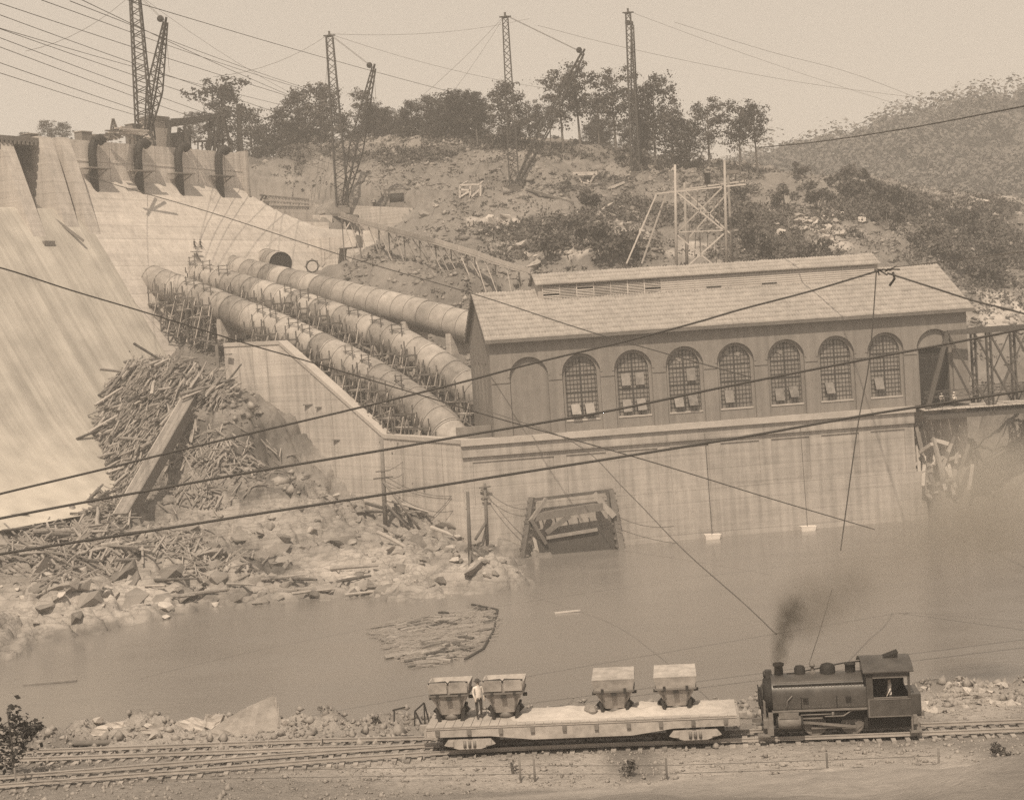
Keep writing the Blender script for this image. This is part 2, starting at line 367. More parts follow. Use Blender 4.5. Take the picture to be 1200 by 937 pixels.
def HT(X, Y, detail=True):
    X = np.asarray(X, float).ravel(); Y = np.asarray(Y, float).ravel(); z = HT_(X, Y, detail)
    m_ = (X > -62) & (X < 2) & (Y > 196) & (Y < 275)
    if m_.any():
        d = np.hypot(X[m_][:, None] - PIPEC[None, :, 0], Y[m_][:, None] - PIPEC[None, :, 1]); lim = (PIPEC[None, :, 2] - 3.4 + np.clip(d - 5.5, 0, 99) * .9).min(1); z[m_] = np.minimum(z[m_], lim)
    return z
def on(x, y, Y0=100, Y1=430):
    d = ray(x, y); Ys = np.arange(Y0, Y1, .3); k = Ys / d.y
    zz = CAMZ + d.z * k; h = HG(d.x * k, Ys); i = np.argmax(zz <= h)
    return Vector((d.x * k[i], Ys[i], h[i]))
def gz(X, Y): return float(HG([X], [Y])[0])

# ground sheet to the horizon, water
BED = material('river_bed', g(.2), .2, .2)
MB().add([(-3000, -1500, -7), (3000, -1500, -7), (3000, 3200, -7), (-3000, 3200, -7)], [(0, 1, 2, 3)]).build('ground', BED)['kind'] = 'structure'
def water_mat():
    m = material('muddy_river', g(.165), .05, .05, .22, 0, spec=.5, big=.12, stretch=(.6, 1.4, 1)); t = m.node_tree; N = t.nodes; K = t.links.new
    b = N['Principled BSDF']; tc = N.new('ShaderNodeTexCoord'); mp = N.new('ShaderNodeMapping'); mp.inputs['Scale'].default_value = (.7, 1.5, 1); K(tc.outputs['Object'], mp.inputs[0])
    n = N.new('ShaderNodeTexNoise'); n.inputs['Scale'].default_value = 1.1; n.inputs['Detail'].default_value = 6; n.inputs['Roughness'].default_value = .6; K(mp.outputs[0], n.inputs[0])
    n2 = N.new('ShaderNodeTexNoise'); n2.inputs['Scale'].default_value = .12; n2.inputs['Detail'].default_value = 3; K(mp.outputs[0], n2.inputs[0])
    r = N.new('ShaderNodeMapRange'); r.inputs[1].default_value = .35; r.inputs[2].default_value = .7; r.inputs[3].default_value = .08; r.inputs[4].default_value = .3; K(n2.outputs[0], r.inputs[0]); K(r.outputs[0], b.inputs['Roughness'])
    bp = N.new('ShaderNodeBump'); bp.inputs['Strength'].default_value = .12; bp.inputs['Distance'].default_value = .3; K(n.outputs[0], bp.inputs['Height']); K(bp.outputs[0], b.inputs['Normal'])
    return m
MB().add([(-260, 70, 0), (400, 70, 0), (400, 300, 0), (-260, 300, 0)], [(0, 1, 2, 3)]).build('river_water', water_mat())['kind'] = 'structure'

# far bank: one height field, fine where the rock is near
def blob(P, lst):
    q = np.zeros(len(P))
    for x, y, rx, ry in lst:
        q = np.maximum(q, np.exp(-(((P[:, 0] - x) / rx) ** 2 + ((P[:, 1] - y) / ry) ** 2)))
    return q
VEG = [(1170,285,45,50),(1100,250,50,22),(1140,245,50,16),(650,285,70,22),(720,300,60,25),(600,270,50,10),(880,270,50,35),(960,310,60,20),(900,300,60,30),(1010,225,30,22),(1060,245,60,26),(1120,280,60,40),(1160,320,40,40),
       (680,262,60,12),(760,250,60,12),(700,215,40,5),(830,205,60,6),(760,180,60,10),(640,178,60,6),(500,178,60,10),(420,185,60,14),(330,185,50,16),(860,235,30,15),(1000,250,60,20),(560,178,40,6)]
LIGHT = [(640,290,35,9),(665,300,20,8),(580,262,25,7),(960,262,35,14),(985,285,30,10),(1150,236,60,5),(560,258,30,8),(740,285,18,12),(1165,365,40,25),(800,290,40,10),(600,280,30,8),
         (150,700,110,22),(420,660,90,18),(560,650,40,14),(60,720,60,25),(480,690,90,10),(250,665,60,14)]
DARK_SHADE = [(200,450,50,35),(160,540,25,45),(300,530,45,35),(310,655,40,14),(250,520,40,30),(360,520,20,25),(560,640,30,10),(1090,560,30,25),(300,570,60,10),(120,600,40,20)]  # dark rock, plus shade painted between the heap's logs and in hollows
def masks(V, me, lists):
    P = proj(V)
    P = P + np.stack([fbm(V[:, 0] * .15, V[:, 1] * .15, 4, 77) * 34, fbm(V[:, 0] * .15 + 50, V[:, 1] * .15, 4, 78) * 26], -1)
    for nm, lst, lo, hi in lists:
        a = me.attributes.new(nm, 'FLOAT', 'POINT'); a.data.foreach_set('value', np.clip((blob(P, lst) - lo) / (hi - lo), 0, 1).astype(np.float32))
ys = np.concatenate([np.arange(118, 150, .8), np.arange(150, 222, .28), np.arange(222, 350, .8), np.arange(350, 470, 2.5)]); xs = np.concatenate([np.arange(-200, -72, 2.5), np.arange(-72, 12, .3), np.arange(12, 120, .8), np.arange(120, 260, 3)])
XX, YY = np.meshgrid(xs, ys, indexing='ij'); ZZ = HT(XX, YY)
V = np.stack([XX.ravel(), YY.ravel(), ZZ], -1)
ZG = ZZ.reshape(len(xs), len(ys))
def HG(X, Y):
    X = np.asarray(X, float).ravel(); Y = np.asarray(Y, float).ravel()
    i = np.clip(np.searchsorted(xs, X) - 1, 0, len(xs) - 2); j = np.clip(np.searchsorted(ys, Y) - 1, 0, len(ys) - 2)
    u = np.clip((X - xs[i]) / (xs[i + 1] - xs[i]), 0, 1); v = np.clip((Y - ys[j]) / (ys[j + 1] - ys[j]), 0, 1)
    return ZG[i, j] * (1 - u) * (1 - v) + ZG[i + 1, j] * u * (1 - v) + ZG[i, j + 1] * (1 - u) * v + ZG[i + 1, j + 1] * u * v
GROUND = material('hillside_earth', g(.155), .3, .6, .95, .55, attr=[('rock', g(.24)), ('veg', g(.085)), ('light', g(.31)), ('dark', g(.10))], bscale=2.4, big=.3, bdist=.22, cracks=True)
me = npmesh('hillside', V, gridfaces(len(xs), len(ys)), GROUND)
masks(V, me, [('veg', VEG, .25, .6), ('light', LIGHT, .3, .65), ('dark', DARK_SHADE, .3, .7)])
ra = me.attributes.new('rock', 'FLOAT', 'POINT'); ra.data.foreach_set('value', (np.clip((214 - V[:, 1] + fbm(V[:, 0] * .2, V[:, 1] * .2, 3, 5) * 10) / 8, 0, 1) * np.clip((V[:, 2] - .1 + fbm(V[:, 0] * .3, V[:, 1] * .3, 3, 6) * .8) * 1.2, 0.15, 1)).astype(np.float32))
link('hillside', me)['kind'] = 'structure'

# far wooded hill
FX = [-700, -300, 20, 200, 400, 600, 800, 900, 950, 1000, 1050, 1100, 1170, 1300, 1700]; FY = [160, 160, 172, 176, 186, 190, 186, 172, 160, 150, 132, 124, 104, 84, 40]
def far_h(X, Y):
    px = X / 760 * F + 600 + 19
    top = np.interp(px, FX, FY); c = CAMZ + (375 - (top + (px - 600) * .0655)) / F * 760 - 13
    t = np.clip((Y - 470) / 290, 0, 1); rise = t * t * (3 - 2 * t)
    return 22 + (c - 22) * rise + fbm(X * .012, Y * .012, 4, 61) * 14 * rise * (1 - .6 * rise)
xs2 = np.linspace(-420, 620, 105); ys2 = np.linspace(455, 1100, 65); X2, Y2 = np.meshgrid(xs2, ys2, indexing='ij')
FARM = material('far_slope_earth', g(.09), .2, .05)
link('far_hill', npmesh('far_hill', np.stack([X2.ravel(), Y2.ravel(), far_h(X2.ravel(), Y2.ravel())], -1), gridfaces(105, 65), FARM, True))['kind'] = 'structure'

def leafquads(C, size, flat=.0, rs=None, nrm=None):
    """small leaf cards of random tilt round centres C"""
    rs = rs or NR; n = len(C); a = rs.normal(size=(n, 3)); a /= np.linalg.norm(a, axis=1)[:, None]
    if nrm is not None:                                            # leaves face outward from their clump, loosely
        q = nrm + .55 * rs.normal(size=(n, 3)); q /= np.linalg.norm(q, axis=1)[:, None]; a = a - q * (a * q).sum(1)[:, None]; a /= np.linalg.norm(a, axis=1)[:, None] + 1e-9
    b = np.cross(a, q if nrm is not None else rs.normal(size=(n, 3))); b /= np.linalg.norm(b, axis=1)[:, None]
    s = (size * (0.6 + .8 * rs.rand(n)))[:, None] if np.isscalar(size) else (size * (0.6 + .8 * rs.rand(n)))[:, None]
    V = np.stack([C - a * s * .5, C + b * s * .32, C + a * s * .5, C - b * s * .32], 1).reshape(-1, 3)
    return V, np.arange(4 * n).reshape(-1, 4)
# wood on the far hill: nobody could count it
n = 3600; fx = NR.uniform(-330, 420, n * 3); fy = NR.uniform(480, 800, n * 3)
fz = far_h(fx, fy); P = proj(np.stack([fx, fy, fz], -1)); ok = (P[:, 0] > -120) & (P[:, 0] < 1320); fx, fy, fz = fx[ok][:n], fy[ok][:n], fz[ok][:n]
hh = np.where(NR.rand(len(fx)) < .12, NR.uniform(13, 19, len(fx)), NR.uniform(6, 12, len(fx))); k = 60
C = np.repeat(np.stack([fx, fy, fz + hh * .55], -1), k, 0); u = NR.normal(size=C.shape); u /= np.linalg.norm(u, axis=1)[:, None]; un = u.copy(); u *= NR.rand(len(u), 1) ** .2
C = C + u * np.repeat(np.stack([hh * .42, hh * .42, hh * .5], -1), k, 0)
Vl, Fl = leafquads(C, 2.0, nrm=(un + np.array([0, 0, .35])) * 2.6)
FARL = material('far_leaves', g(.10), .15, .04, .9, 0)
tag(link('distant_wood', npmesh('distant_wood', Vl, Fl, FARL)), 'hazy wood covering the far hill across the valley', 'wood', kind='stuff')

# undergrowth over the slopes
n = 20000; X = NR.uniform(-45, 115, n * 4); Y = NR.uniform(215, 350, n * 4); Z = HG(X, Y); Pp = proj(np.stack([X, Y, Z], -1))
mk = blob(Pp + np.stack([fbm(X * .15, Y * .15, 4, 77) * 34, fbm(X * .15 + 50, Y * .15, 4, 78) * 26], -1), VEG)
ls = (X - PO.x) * pu.x + (Y - PO.y) * pu.y; lt = (X - PO.x) * pn.x + (Y - PO.y) * pn.y
ok = (NR.rand(len(X)) < np.clip((mk - .3) * 1.1 + fbm(X * .11, Y * .11, 3, 8) * .5, 0.03, .9)) & (Pp[:, 0] > 300) & ((X > 2) | (Y > 245)) & ~(((X - D0.x) * da.x + (Y - D0.y) * da.y < 76) & ((X - D0.x) * dn.x + (Y - D0.y) * dn.y < 22)) & ~((ls > -6) & (ls < 64) & (lt > -3) & (lt < 24)); X, Y, Z = X[ok][:n], Y[ok][:n], Z[ok][:n]
hh = NR.gamma(2.0, .30, len(X)) + .2; k = 12
C = np.repeat(np.stack([X, Y, Z + hh * .4], -1), k, 0) + NR.normal(size=(len(X) * k, 3)) * np.repeat(np.stack([hh * .55, hh * .55, hh * .35], -1), k, 0)
Vl, Fl = leafquads(C, .5)
tag(link('undergrowth', npmesh('undergrowth', Vl, Fl, LEAF2)), 'low scrub and weeds covering the slopes behind the building', 'undergrowth', kind='stuff')

# ---------------------------------------------------------------- dam
dam = thing('concrete_dam', 'huge pale concrete dam with sloping curved face and pipes leaving it', 'dam', D0, DA)
def damgrid(s0, s1, ns, name, mat, top=None, tmax=40):
    ss = np.linspace(s0, s1, ns); tt = np.concatenate([np.linspace(0, 4, 9), np.linspace(4.6, tmax, 56)])
    S, T = np.meshgrid(ss, tt, indexing='ij'); z = np.interp(T, DT, DZ)
    k = np.array([.25, .5, .25]); z = np.apply_along_axis(lambda r_: np.convolve(np.pad(r_, 1, 'edge'), k, 'valid'), 1, z)
    if top is not None:
        zt = top(S); z = np.minimum(z, zt)
    me = npmesh(name, np.stack([S.ravel(), -T.ravel(), z.ravel()], -1), gridfaces(ns, len(tt), True), mat, True)
    return link(name, me, dam)
def flow_mat():
    m = material('wet_spillway_concrete', g(.30), .05, .4, .85, .15, big=.06); t = m.node_tree; N = t.nodes; K = t.links.new; b = N['Principled BSDF']
    tc = N.new('ShaderNodeTexCoord'); mp = N.new('ShaderNodeMapping'); mp.inputs['Scale'].default_value = (.7, .006, .010); K(tc.outputs['Object'], mp.inputs[0])
    n = N.new('ShaderNodeTexNoise'); n.inputs['Scale'].default_value = 1.0; n.inputs['Detail'].default_value = 9; n.inputs['Roughness'].default_value = .72; K(mp.outputs[0], n.inputs[0])
    cr_ = N.new('ShaderNodeValToRGB'); e = cr_.color_ramp.elements; e[0].position = .38; e[0].color = (.34, .318, .29, 1); e[1].position = .74; e[1].color = (.53, .50, .46, 1); K(n.outputs[0], cr_.inputs[0])
    sp = N.new('ShaderNodeSeparateXYZ'); K(tc.outputs['Object'], sp.inputs[0])
    mr = N.new('ShaderNodeMapRange'); mr.inputs[1].default_value = 20; mr.inputs[2].default_value = 7.5; K(sp.outputs[2], mr.inputs[0])
    mx = N.new('ShaderNodeMix'); mx.data_type = 'RGBA'; K(mr.outputs[0], mx.inputs[0]); K(cr_.outputs[0], mx.inputs[6]); mx.inputs[7].default_value = (.50, .465, .42, 1)
    mu = N.new('ShaderNodeMix'); mu.data_type = 'RGBA'; mu.blend_type = 'MULTIPLY'; mu.inputs[0].default_value = .6; K(mx.outputs[2], mu.inputs[6])
    n5 = N.new('ShaderNodeTexNoise'); n5.inputs['Scale'].default_value = .25; n5.inputs['Detail'].default_value = 6; K(tc.outputs['Object'], n5.inputs[0])
    r5 = N.new('ShaderNodeValToRGB'); r5.color_ramp.elements[0].position = .3; r5.color_ramp.elements[0].color = (.55, .55, .55, 1); r5.color_ramp.elements[1].position = .65; K(n5.outputs[0], r5.inputs[0]); K(r5.outputs[0], mu.inputs[7])
    K(mu.outputs[2], b.inputs['Base Color']); return m
damgrid(-150, -1.2, 150, 'spillway_face', flow_mat(), lambda S: np.full(S.shape, 48.6))
FACE = material('dam_face_concrete', g(.415), .15, .4, .9, .25, streak=.14, fine=.10, big=.18, lift=2.2)
def topf(S): return np.where(S < 41, 99, np.interp(S, [41, 41.01, 47, 56, 76], [99, 53, 49.5, 46.4, 46.0]))
damgrid(-1.2, 76, 90, 'intake_face', FACE, topf, 27)
m = MB(); m.bb((-150, 0, 30), (-1.2, 9, 48.6)); m.build('spillway_crest', CONC, dam)
PARA = material('parapet_concrete', g(.55), .12, .6, .9, .2, streak=.2, fine=.1, lift=1.5)
m = MB(); m.bb((0, 0, 30), (41, 1.6, 59.7)); m.bb((0, 1.6, 30), (41, 10, 58.9)); m.build('parapet_wall', PARA, dam)
m = MB(); m.bb((41.02, .6, 30), (76, 7, 45.9)); m.build('abutment_block', CONC, dam)
m = MB(); m.bb((41.0, -1.2, 52.0), (41.5, 1.0, 60.0)); m.build('end_edging', CONC2, dam)
def pier(s0, s1, tt, zt, mat=CONC):
    """pier with a battered nose running out over the face"""
    m = MB(); m.prism([(s0, 6, 30), (s0, 6, zt), (s0, -1.0, zt), (s0, -2.2, zt - 3), (s0, -tt, float(zdam(tt)) - .3), (s0, -tt + 3, 30)], (s1 - s0, 0, 0)); return m.build('pier', mat, dam)
pier(-2.2, 0, 6.4, 59.7); pier(-6.2, -3.6, 5.6, 59.6); pier(-13.6, -11.2, 6.8, 58.4); pier(-22, -19.6, 6.8, 58.4)
m = MB(); m.bb((-3.6, -2.4, 44), (-2.2, -2.0, 52)); m.bb((-3.59, 1.0, 44), (-2.21, 4, 59)); m.build('slot_recess', DARKW, dam)
m = MB(); m.bb((-11.2, 2.4, 46), (-6.2, 2.9, 58.4)); m.build('sluice_gate', CANV, dam)
m = MB()
for i in range(6): m.bb((-10.9 + i * .85, 1.9, 48.6), (-10.7 + i * .85, 2.4, 58))
m.build('gate_ribs', WOOD2, dam)
m = MB(); m.bb((-24, -1.2, 58.6), (-6.2, 4, 59.3)); 
for s_ in np.arange(-23, -6.5, .8): m.bb((s_, -1.35, 58.1), (s_ + .3, -.9, 58.6))
m.build('bridge_deck', WOOD2, dam)
m = MB(); m.beam((-8.5, -1.5, 49.5), (-5.4, -8, 43.4), .35, .35); m.bb((-12.6, -7.6, 42.7), (-10.6, -7, 43.4)); m.build('loose_timber', WOOD2, dam)
for i, px in enumerate((110, 163, 210, 257)):
    p = atplane(px, 190, D0 + dn * .9, dn); s_ = (p - D0).dot(da)
    m = MB(); m.tube([(s_, -.7, 47), (s_, -.7, 57.6), (s_ + .15, -.75, 58.8), (s_ + .7, -.85, 59.7), (s_ + 1.5, -1.0, 60.0), (s_ + 2.1, -1.1, 59.5)], [.66, .66, .66, .7, .76, .8], 14)
    vp = m.build('vent_pipe', BLACK2, dam)
    m = MB(); m.bb((s_ - 2.2, -2.1, 55.2), (s_ + 2.5, -.2, 55.36)); m.beam((s_ - 1.6, -1.8, 55.2), (s_ - 1.0, -.1, 54.0), .15, .15); m.beam((s_ + 1.9, -1.8, 55.2), (s_ + 1.3, -.1, 54.0), .15, .15); m.build('plank_platform', WOOD, vp)
# stone-like lift joints on the intake face are thin proud fillets of darker concrete
m = MB()
for z_ in (53.4, 56.4): m.bb((.05, -.06, z_), (40.95, -.003, z_ + .09))
for s_ in (9.2, 19.4, 29.6, 36.5): m.bb((s_, -.05, 53.5), (s_ + .07, -.003, 59.6))
m.build('joint_fillets', CONC2, dam)
def fp(s_, t_, dz=0): return D0 + da * s_ + dn * t_ + Vector((0, 0, float(zdam(t_)) + dz))
# ---------------------------------------------------------------- powerhouse
ph = thing('powerhouse', 'long gabled powerhouse with arched windows and pale roof above river wall', 'powerhouse', PO, PA)
BX = [4.35 + 6.28 * i for i in range(9)]; BX = [b + .15 for b in BX]; BH = 3.14; NA = 18
R1, R2, SP = 2.3, 1.93, 6.85                                      # outer arch, inner arch, springing
def arch(cx, r, z0, zs, y): return [Vector((cx - r, y, z0))] + [Vector((cx + r * math.cos(math.pi * (1 - k / NA)), y, zs + r * math.sin(math.pi * k / NA))) for k in range(NA + 1)] + [Vector((cx + r, y, z0))]
m = MB()
def quad(*v): m.add(v, [(0, 1, 2, 3)])
edges = [0] + [(BX[i] + BX[i + 1]) / 2 for i in range(8)] + [PL]
for i, cx in enumerate(BX):
    x0, x1 = edges[i], edges[i + 1]; o = arch(cx, R1, 0, SP, 0)
    quad((x0, 0, 0), o[0], (cx - R1, 0, PH), (x0, 0, PH)); quad(o[-1], (x1, 0, 0), (x1, 0, PH), (cx + R1, 0, PH))
    for a, b in zip(o[1:-2], o[2:-1]): quad(a, b, (b.x, 0, PH), (a.x, 0, PH))
    o2 = [p + Vector((0, .38, 0)) for p in o]
    for a, b, c, d in zip(o, o[1:], o2[1:], o2): quad(a, d, c, b)
    blind = i == 0; door = i == 8
    zi = 1.35; inn = arch(cx, R2, zi, SP, .38) if not door else None
    if blind: m.add(o2, [tuple(range(len(o2)))])
    elif door:
        dz = 7.0; w_ = 1.95
        quad(o2[0], (cx - w_, .38, 0), (cx - w_, .38, dz), (cx - R1, .38, dz)); quad((cx + w_, .38, 0), o2[-1], (cx + R1, .38, dz), (cx + w_, .38, dz))
        m.add([p for p in o2[1:-1]] + [(cx + R1, .38, dz), (cx - R1, .38, dz)], [tuple(range(NA + 3))])
        quad((cx - w_, .38, 0), (cx - w_, .9, 0), (cx - w_, .9, dz), (cx - w_, .38, dz)); quad((cx + w_, .9, 0), (cx + w_, .38, 0), (cx + w_, .38, dz), (cx + w_, .9, dz)); quad((cx - w_, .38, dz), (cx - w_, .9, dz), (cx + w_, .9, dz), (cx + w_, .38, dz))
    else:
        for a, b, c, d in zip(o2, o2[1:], inn[1:], inn): quad(a, b, c, d) if (a - d).length > 1e-4 else None
        quad((cx - R1, .38, 0), (cx + R1, .38, 0), inn[-1], inn[0])
        bk = [p + Vector((0, .42, 0)) for p in inn]
        for a, b, c, d in zip(inn, inn[1:], bk[1:], bk): quad(a, d, c, b)
# other walls: end walls with slit windows, back
def slitwall(x, sx):
    ys = [0, 4.0, 4.9, 7.3, 8.2, 10.6, 11.5, 13.9, 14.8, PD]
    for j in range(len(ys) - 1):
        a, b = ys[j], ys[j + 1]
        if j % 2:
            quad((x, a, 0), (x, b, 0), (x, b, 4), (x, a, 4)); quad((x, a, 8.6), (x, b, 8.6), (x, b, PH), (x, a, PH))
            for q in ((a, 4, a, 8.6), (b, 8.6, b, 4), (a, 8.6, b, 8.6), (b, 4, a, 4)): quad((x, q[0], q[1]), (x + .5 * sx, q[0], q[1]), (x + .5 * sx, q[2], q[3]), (x, q[2], q[3]))
            quad((x + .5 * sx, a, 4), (x + .5 * sx, b, 4), (x + .5 * sx, b, 8.6), (x + .5 * sx, a, 8.6))
        else: quad((x, a, 0), (x, b, 0), (x, b, PH), (x, a, PH))
    m.add([(x, 0, PH), (x, PD, PH), (x, PD / 2, PH + 5.05)], [(0, 1, 2)])
slitwall(0, 1); slitwall(PL, -1); quad((0, PD, 0), (PL, PD, 0), (PL, PD, PH), (0, PD, PH))
m.build('wall', DARKW, ph)
m = MB()
for i in range(8):                                                # impost courses between the arches, and at the ends
    MB().bb((BX[i] + R1 + .02, -.09, SP - .6), (BX[i + 1] - R1 - .02, -.003, SP - .42)).build('impost_course', DARKW, ph)
MB().bb((.05, -.09, SP - .6), (BX[0] - R1 - .02, -.003, SP - .42)).build('impost_course', DARKW, ph); MB().bb((BX[8] + R1 + .02, -.09, SP - .6), (PL - .05, -.003, SP - .42)).build('impost_course', DARKW, ph)
# arch hoods: a thin proud ring round each arch
for i, cx in enumerate(BX):
    m = MB(); n = NA
    for k in range(n):
        a0, a1 = math.pi * (1 - k / n), math.pi * (1 - (k + 1) / n)
        ps = [(cx + r_ * math.cos(a), y, SP + r_ * math.sin(a)) for y in (-.07, -.004) for r_, a in ((R1 + .01, a0), (R1 + .26, a0), (R1 + .26, a1), (R1 + .01, a1))]
        m.add(ps, [(0, 1, 2, 3), (1, 5, 6, 2), (4, 0, 3, 7)])
    m.build('arch_hood', DARKW, ph)
# windows
def lens(cx, r, zs, z): return math.sqrt(max(r * r - max(z - zs, 0) ** 2, 0))
SASHES = {1: [(0, .9, 38), (1, .9, 30)], 2: [(0, 4.15, 12), (1, 4.15, 8), (0, 1.0, 16), (1, 1.0, 26)], 3: [(1, 4.2, 10), (0, 1.0, 30), (1, 1.0, 34)], 4: [(0, 1.2, 14)],
          5: [(0, 1.0, 14), (1, 1.15, 30)], 6: [(0, 1.25, 30)], 7: [(0, 1.4, 24)]}
for i in range(1, 8):
    cx = BX[i]; win = link('window', None, ph) if False else None
    o = arch(cx, R2 - .02, 1.36, SP, .74); m = MB(); m.add(o, [tuple(range(len(o)))]); win = m.build('window', GLASS, ph)
    m = MB(); z0 = 1.36
    for k in range(-4, 5):                                        # glazing bars
        xx = k * (R2 * 2 / 9); w_ = .06 if k not in (0,) else .2
        top = SP + math.sqrt(max(R2 ** 2 - xx ** 2, .01)) - .03
        m.bb((cx + xx - w_ / 2, .68, z0), (cx + xx + w_ / 2, .735, top))
    for k in range(1, 15):
        zz = z0 + k * .52; hw = lens(cx, R2, SP, zz) - .03
        if hw > .2: m.bb((cx - hw, .685, zz - .028), (cx + hw, .73, zz + .028))
    for zz in (SP - .25, SP - 2.3): m.bb((cx - R2 + .03, .66, zz - .08), (cx + R2 - .03, .733, zz + .08))
    m.build('glazing_bars', STEEL, win)
    m = MB(); m.bb((cx - R2 - .12, .3, z0 - .2), (cx + R2 + .12, .66, z0 - .003)); m.build('sill', TRIM, win)
    if i in (3, 4, 5):                                            # bright reflecting panes in the arch
        m = MB()
        for dx, dz in ((-.9, 1.15), (.55, .9)) if i == 4 else ((-.75, 1.0), (-.4, .75)):
            m.box((cx + dx, .66, SP + dz), (.42, .02, .45), m=Matrix.Rotation(.35, 3, 'Y'))
        m.build('bright_pane', SASHG, win)
    for col_, zz, ang in SASHES[i]:
        c0 = cx + (-.86 if col_ == 0 else .86); h_ = 1.5; M_ = Matrix.Rotation(-rad(ang), 3, 'X')
        m = MB(); top = Vector((c0, .62, z0 + zz + h_ - .6))
        m.box(top + M_ @ Vector((0, 0, -h_ / 2)), (1.06, .05, h_), m=M_); sh = m.build('open_sash', SASHG, win)
        m = MB(); m.bb((c0 - .55, .63, z0 + zz - .5), (c0 + .55, .655, z0 + zz + h_ - .62)); m.build('sash_shade', BLACK2, win)  # black sheet stands in for the shade inside the open sash
m = MB(); m.bb((BX[8] - 1.95, .82, .02), (BX[8] + 1.95, .9, 6.98)); d_ = m.build('door', BLACK2, ph)
m = MB(); m.bb((BX[8] - .06, .78, .03), (BX[8] + .06, .818, 6.9)); 
for zz in (1.2, 3.6, 5.6): m.bb((BX[8] - 1.9, .79, zz), (BX[8] + 1.9, .817, zz + .12))
m.build('door_rails', STEEL, d_)
# roof: corrugated courses lapping down the slope
RH = 5.3; OV = .85
def courses(name, y0, z0, y1, z1, x0, x1, nc, par, thick=.12, per=.36, amp=.045):
    nx = int((x1 - x0) / per) * 4; xs = np.linspace(x0, x1, nx); V = []; Fc = []; b = 0
    sl_ = Vector((0, y1 - y0, z1 - z0)); nrm = Vector((0, -(z1 - z0), y1 - y0)).normalized(); nrm = nrm if nrm.z > 0 else -nrm
    rs = np.random.RandomState(int(abs(x0 * 7 + y1 * 13)) + nc)
    for c in range(nc):
        # sheets along the course, each a little uneven
        ta, tb = c / nc, (c + 1) / nc; jit = np.repeat(rs.normal(0, .022, nx // 12 + 2), 12)[:nx]
        wv = np.cos((xs - x0) / per * 2 * math.pi) * amp + jit
        for t, lift in ((ta, .09), (ta, -.0), (tb + .004, .03)):
            p = Vector((0, y0, z0)) + sl_ * t; off = (lift + (wv if lift else wv * .0 - .05)) 
            V.append(np.stack([xs, p.y + nrm.y * off + 0 * xs, p.z + nrm.z * off + 0 * xs], -1))
        i = np.arange(nx - 1)
        for a_, b_ in ((0, 2), (1, 0)): Fc.append(np.stack([b + a_ * nx + i, b + a_ * nx + i + 1, b + b_ * nx + i + 1, b + b_ * nx + i], -1))
        b += 3 * nx
    return link(name, npmesh(name, np.concatenate(V), np.concatenate(Fc), ROOFM), par)
yr, zr = PD / 2, PH + RH
roof = courses('roof', -OV, PH - OV * RH / (PD / 2) + .15, yr, zr + .15, -.55, PL + .75, 11, ph)
courses('roof_back', PD + OV, PH - OV * RH / (PD / 2) + .15, yr, zr + .15, -.55, PL + .75, 11, roof)
m = MB()                                                          # timber deck under the sheeting, closes the eaves and gables
for sgn in (1, -1):
    ya = -OV if sgn > 0 else PD + OV; ze = PH - OV * RH / (PD / 2)
    m.prism([(-.5, ya, ze - .25), (-.5, yr, zr - .25), (-.5, yr, zr + .05), (-.5, ya, ze + .05)], (PL + 1.2, 0, 0))
m.build('roof_deck', WOOD2, roof)
mx0, mx1, my = 7.4, 50.8, 7.15; mz = PH + RH * my / (PD / 2); mh = 2.05; myb = PD - my
mon = MB(); mon.bb((mx0, my, mz - .6), (mx1, myb, mz + mh)); mon.prism([(mx0 + .01, my, mz + mh), (mx0 + .01, myb, mz + mh), (mx0 + .01, PD / 2, mz + mh + 1.15)], (.1, 0, 0)); mon.prism([(mx1 - .11, my, mz + mh), (mx1 - .11, myb, mz + mh), (mx1 - .11, PD / 2, mz + mh + 1.15)], (.1, 0, 0))
monitor = mon.build('roof_monitor', TRIM, ph)
courses('monitor_roof', my - .5, mz + mh - .1, PD / 2, mz + mh + 1.3, mx0 - .35, mx1 + .25, 3, monitor); courses('monitor_roof_back', myb + .5, mz + mh - .1, PD / 2, mz + mh + 1.3, mx0 - .35, mx1 + .25, 3, monitor)
npan = 20; pw = (mx1 - mx0 - 1.0) / npan
for i in range(npan):
    x0 = mx0 + .5 + i * pw; op = i < 7; m = MB()
    m.bb((x0, my - .16, mz + .18), (x0 + .12, my - .002, mz + mh - .25))
    if op: m.bb((x0 + .12, my - .03, mz + .2), (x0 + pw, my - .006, mz + mh - .3))
    lv = m.build('louver_frame', WOODL if op else TRIM, ph)
    if op: lv.data.materials.append(BLACK2); [setattr(p, 'material_index', 1) for p in list(lv.data.polygons)[6:]]  # black backing stands in for the shade between open slats
    m = MB(); skip = R.choice([99, 99, 2, 5]) if op else 99
    for k in range(8 if op else 6):
        if op and k == skip: continue
        zz = mz + .28 + k * (.19 if op else .26); M_ = Matrix.Rotation(rad(42 if op else 78), 3, 'X')
        m.box((x0 + pw / 2 + .06, my - .11, zz), (pw - .14, .16 if op else .25, .03), m=M_)
    m.build('louver_slats', WOODL if op else TRIM, lv)['kind'] = 'stuff'
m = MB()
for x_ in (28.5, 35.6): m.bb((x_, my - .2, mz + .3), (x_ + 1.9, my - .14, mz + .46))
m.build('louver_gap_shade', BLACK2, monitor)  # black bars stand in for shade where slats part
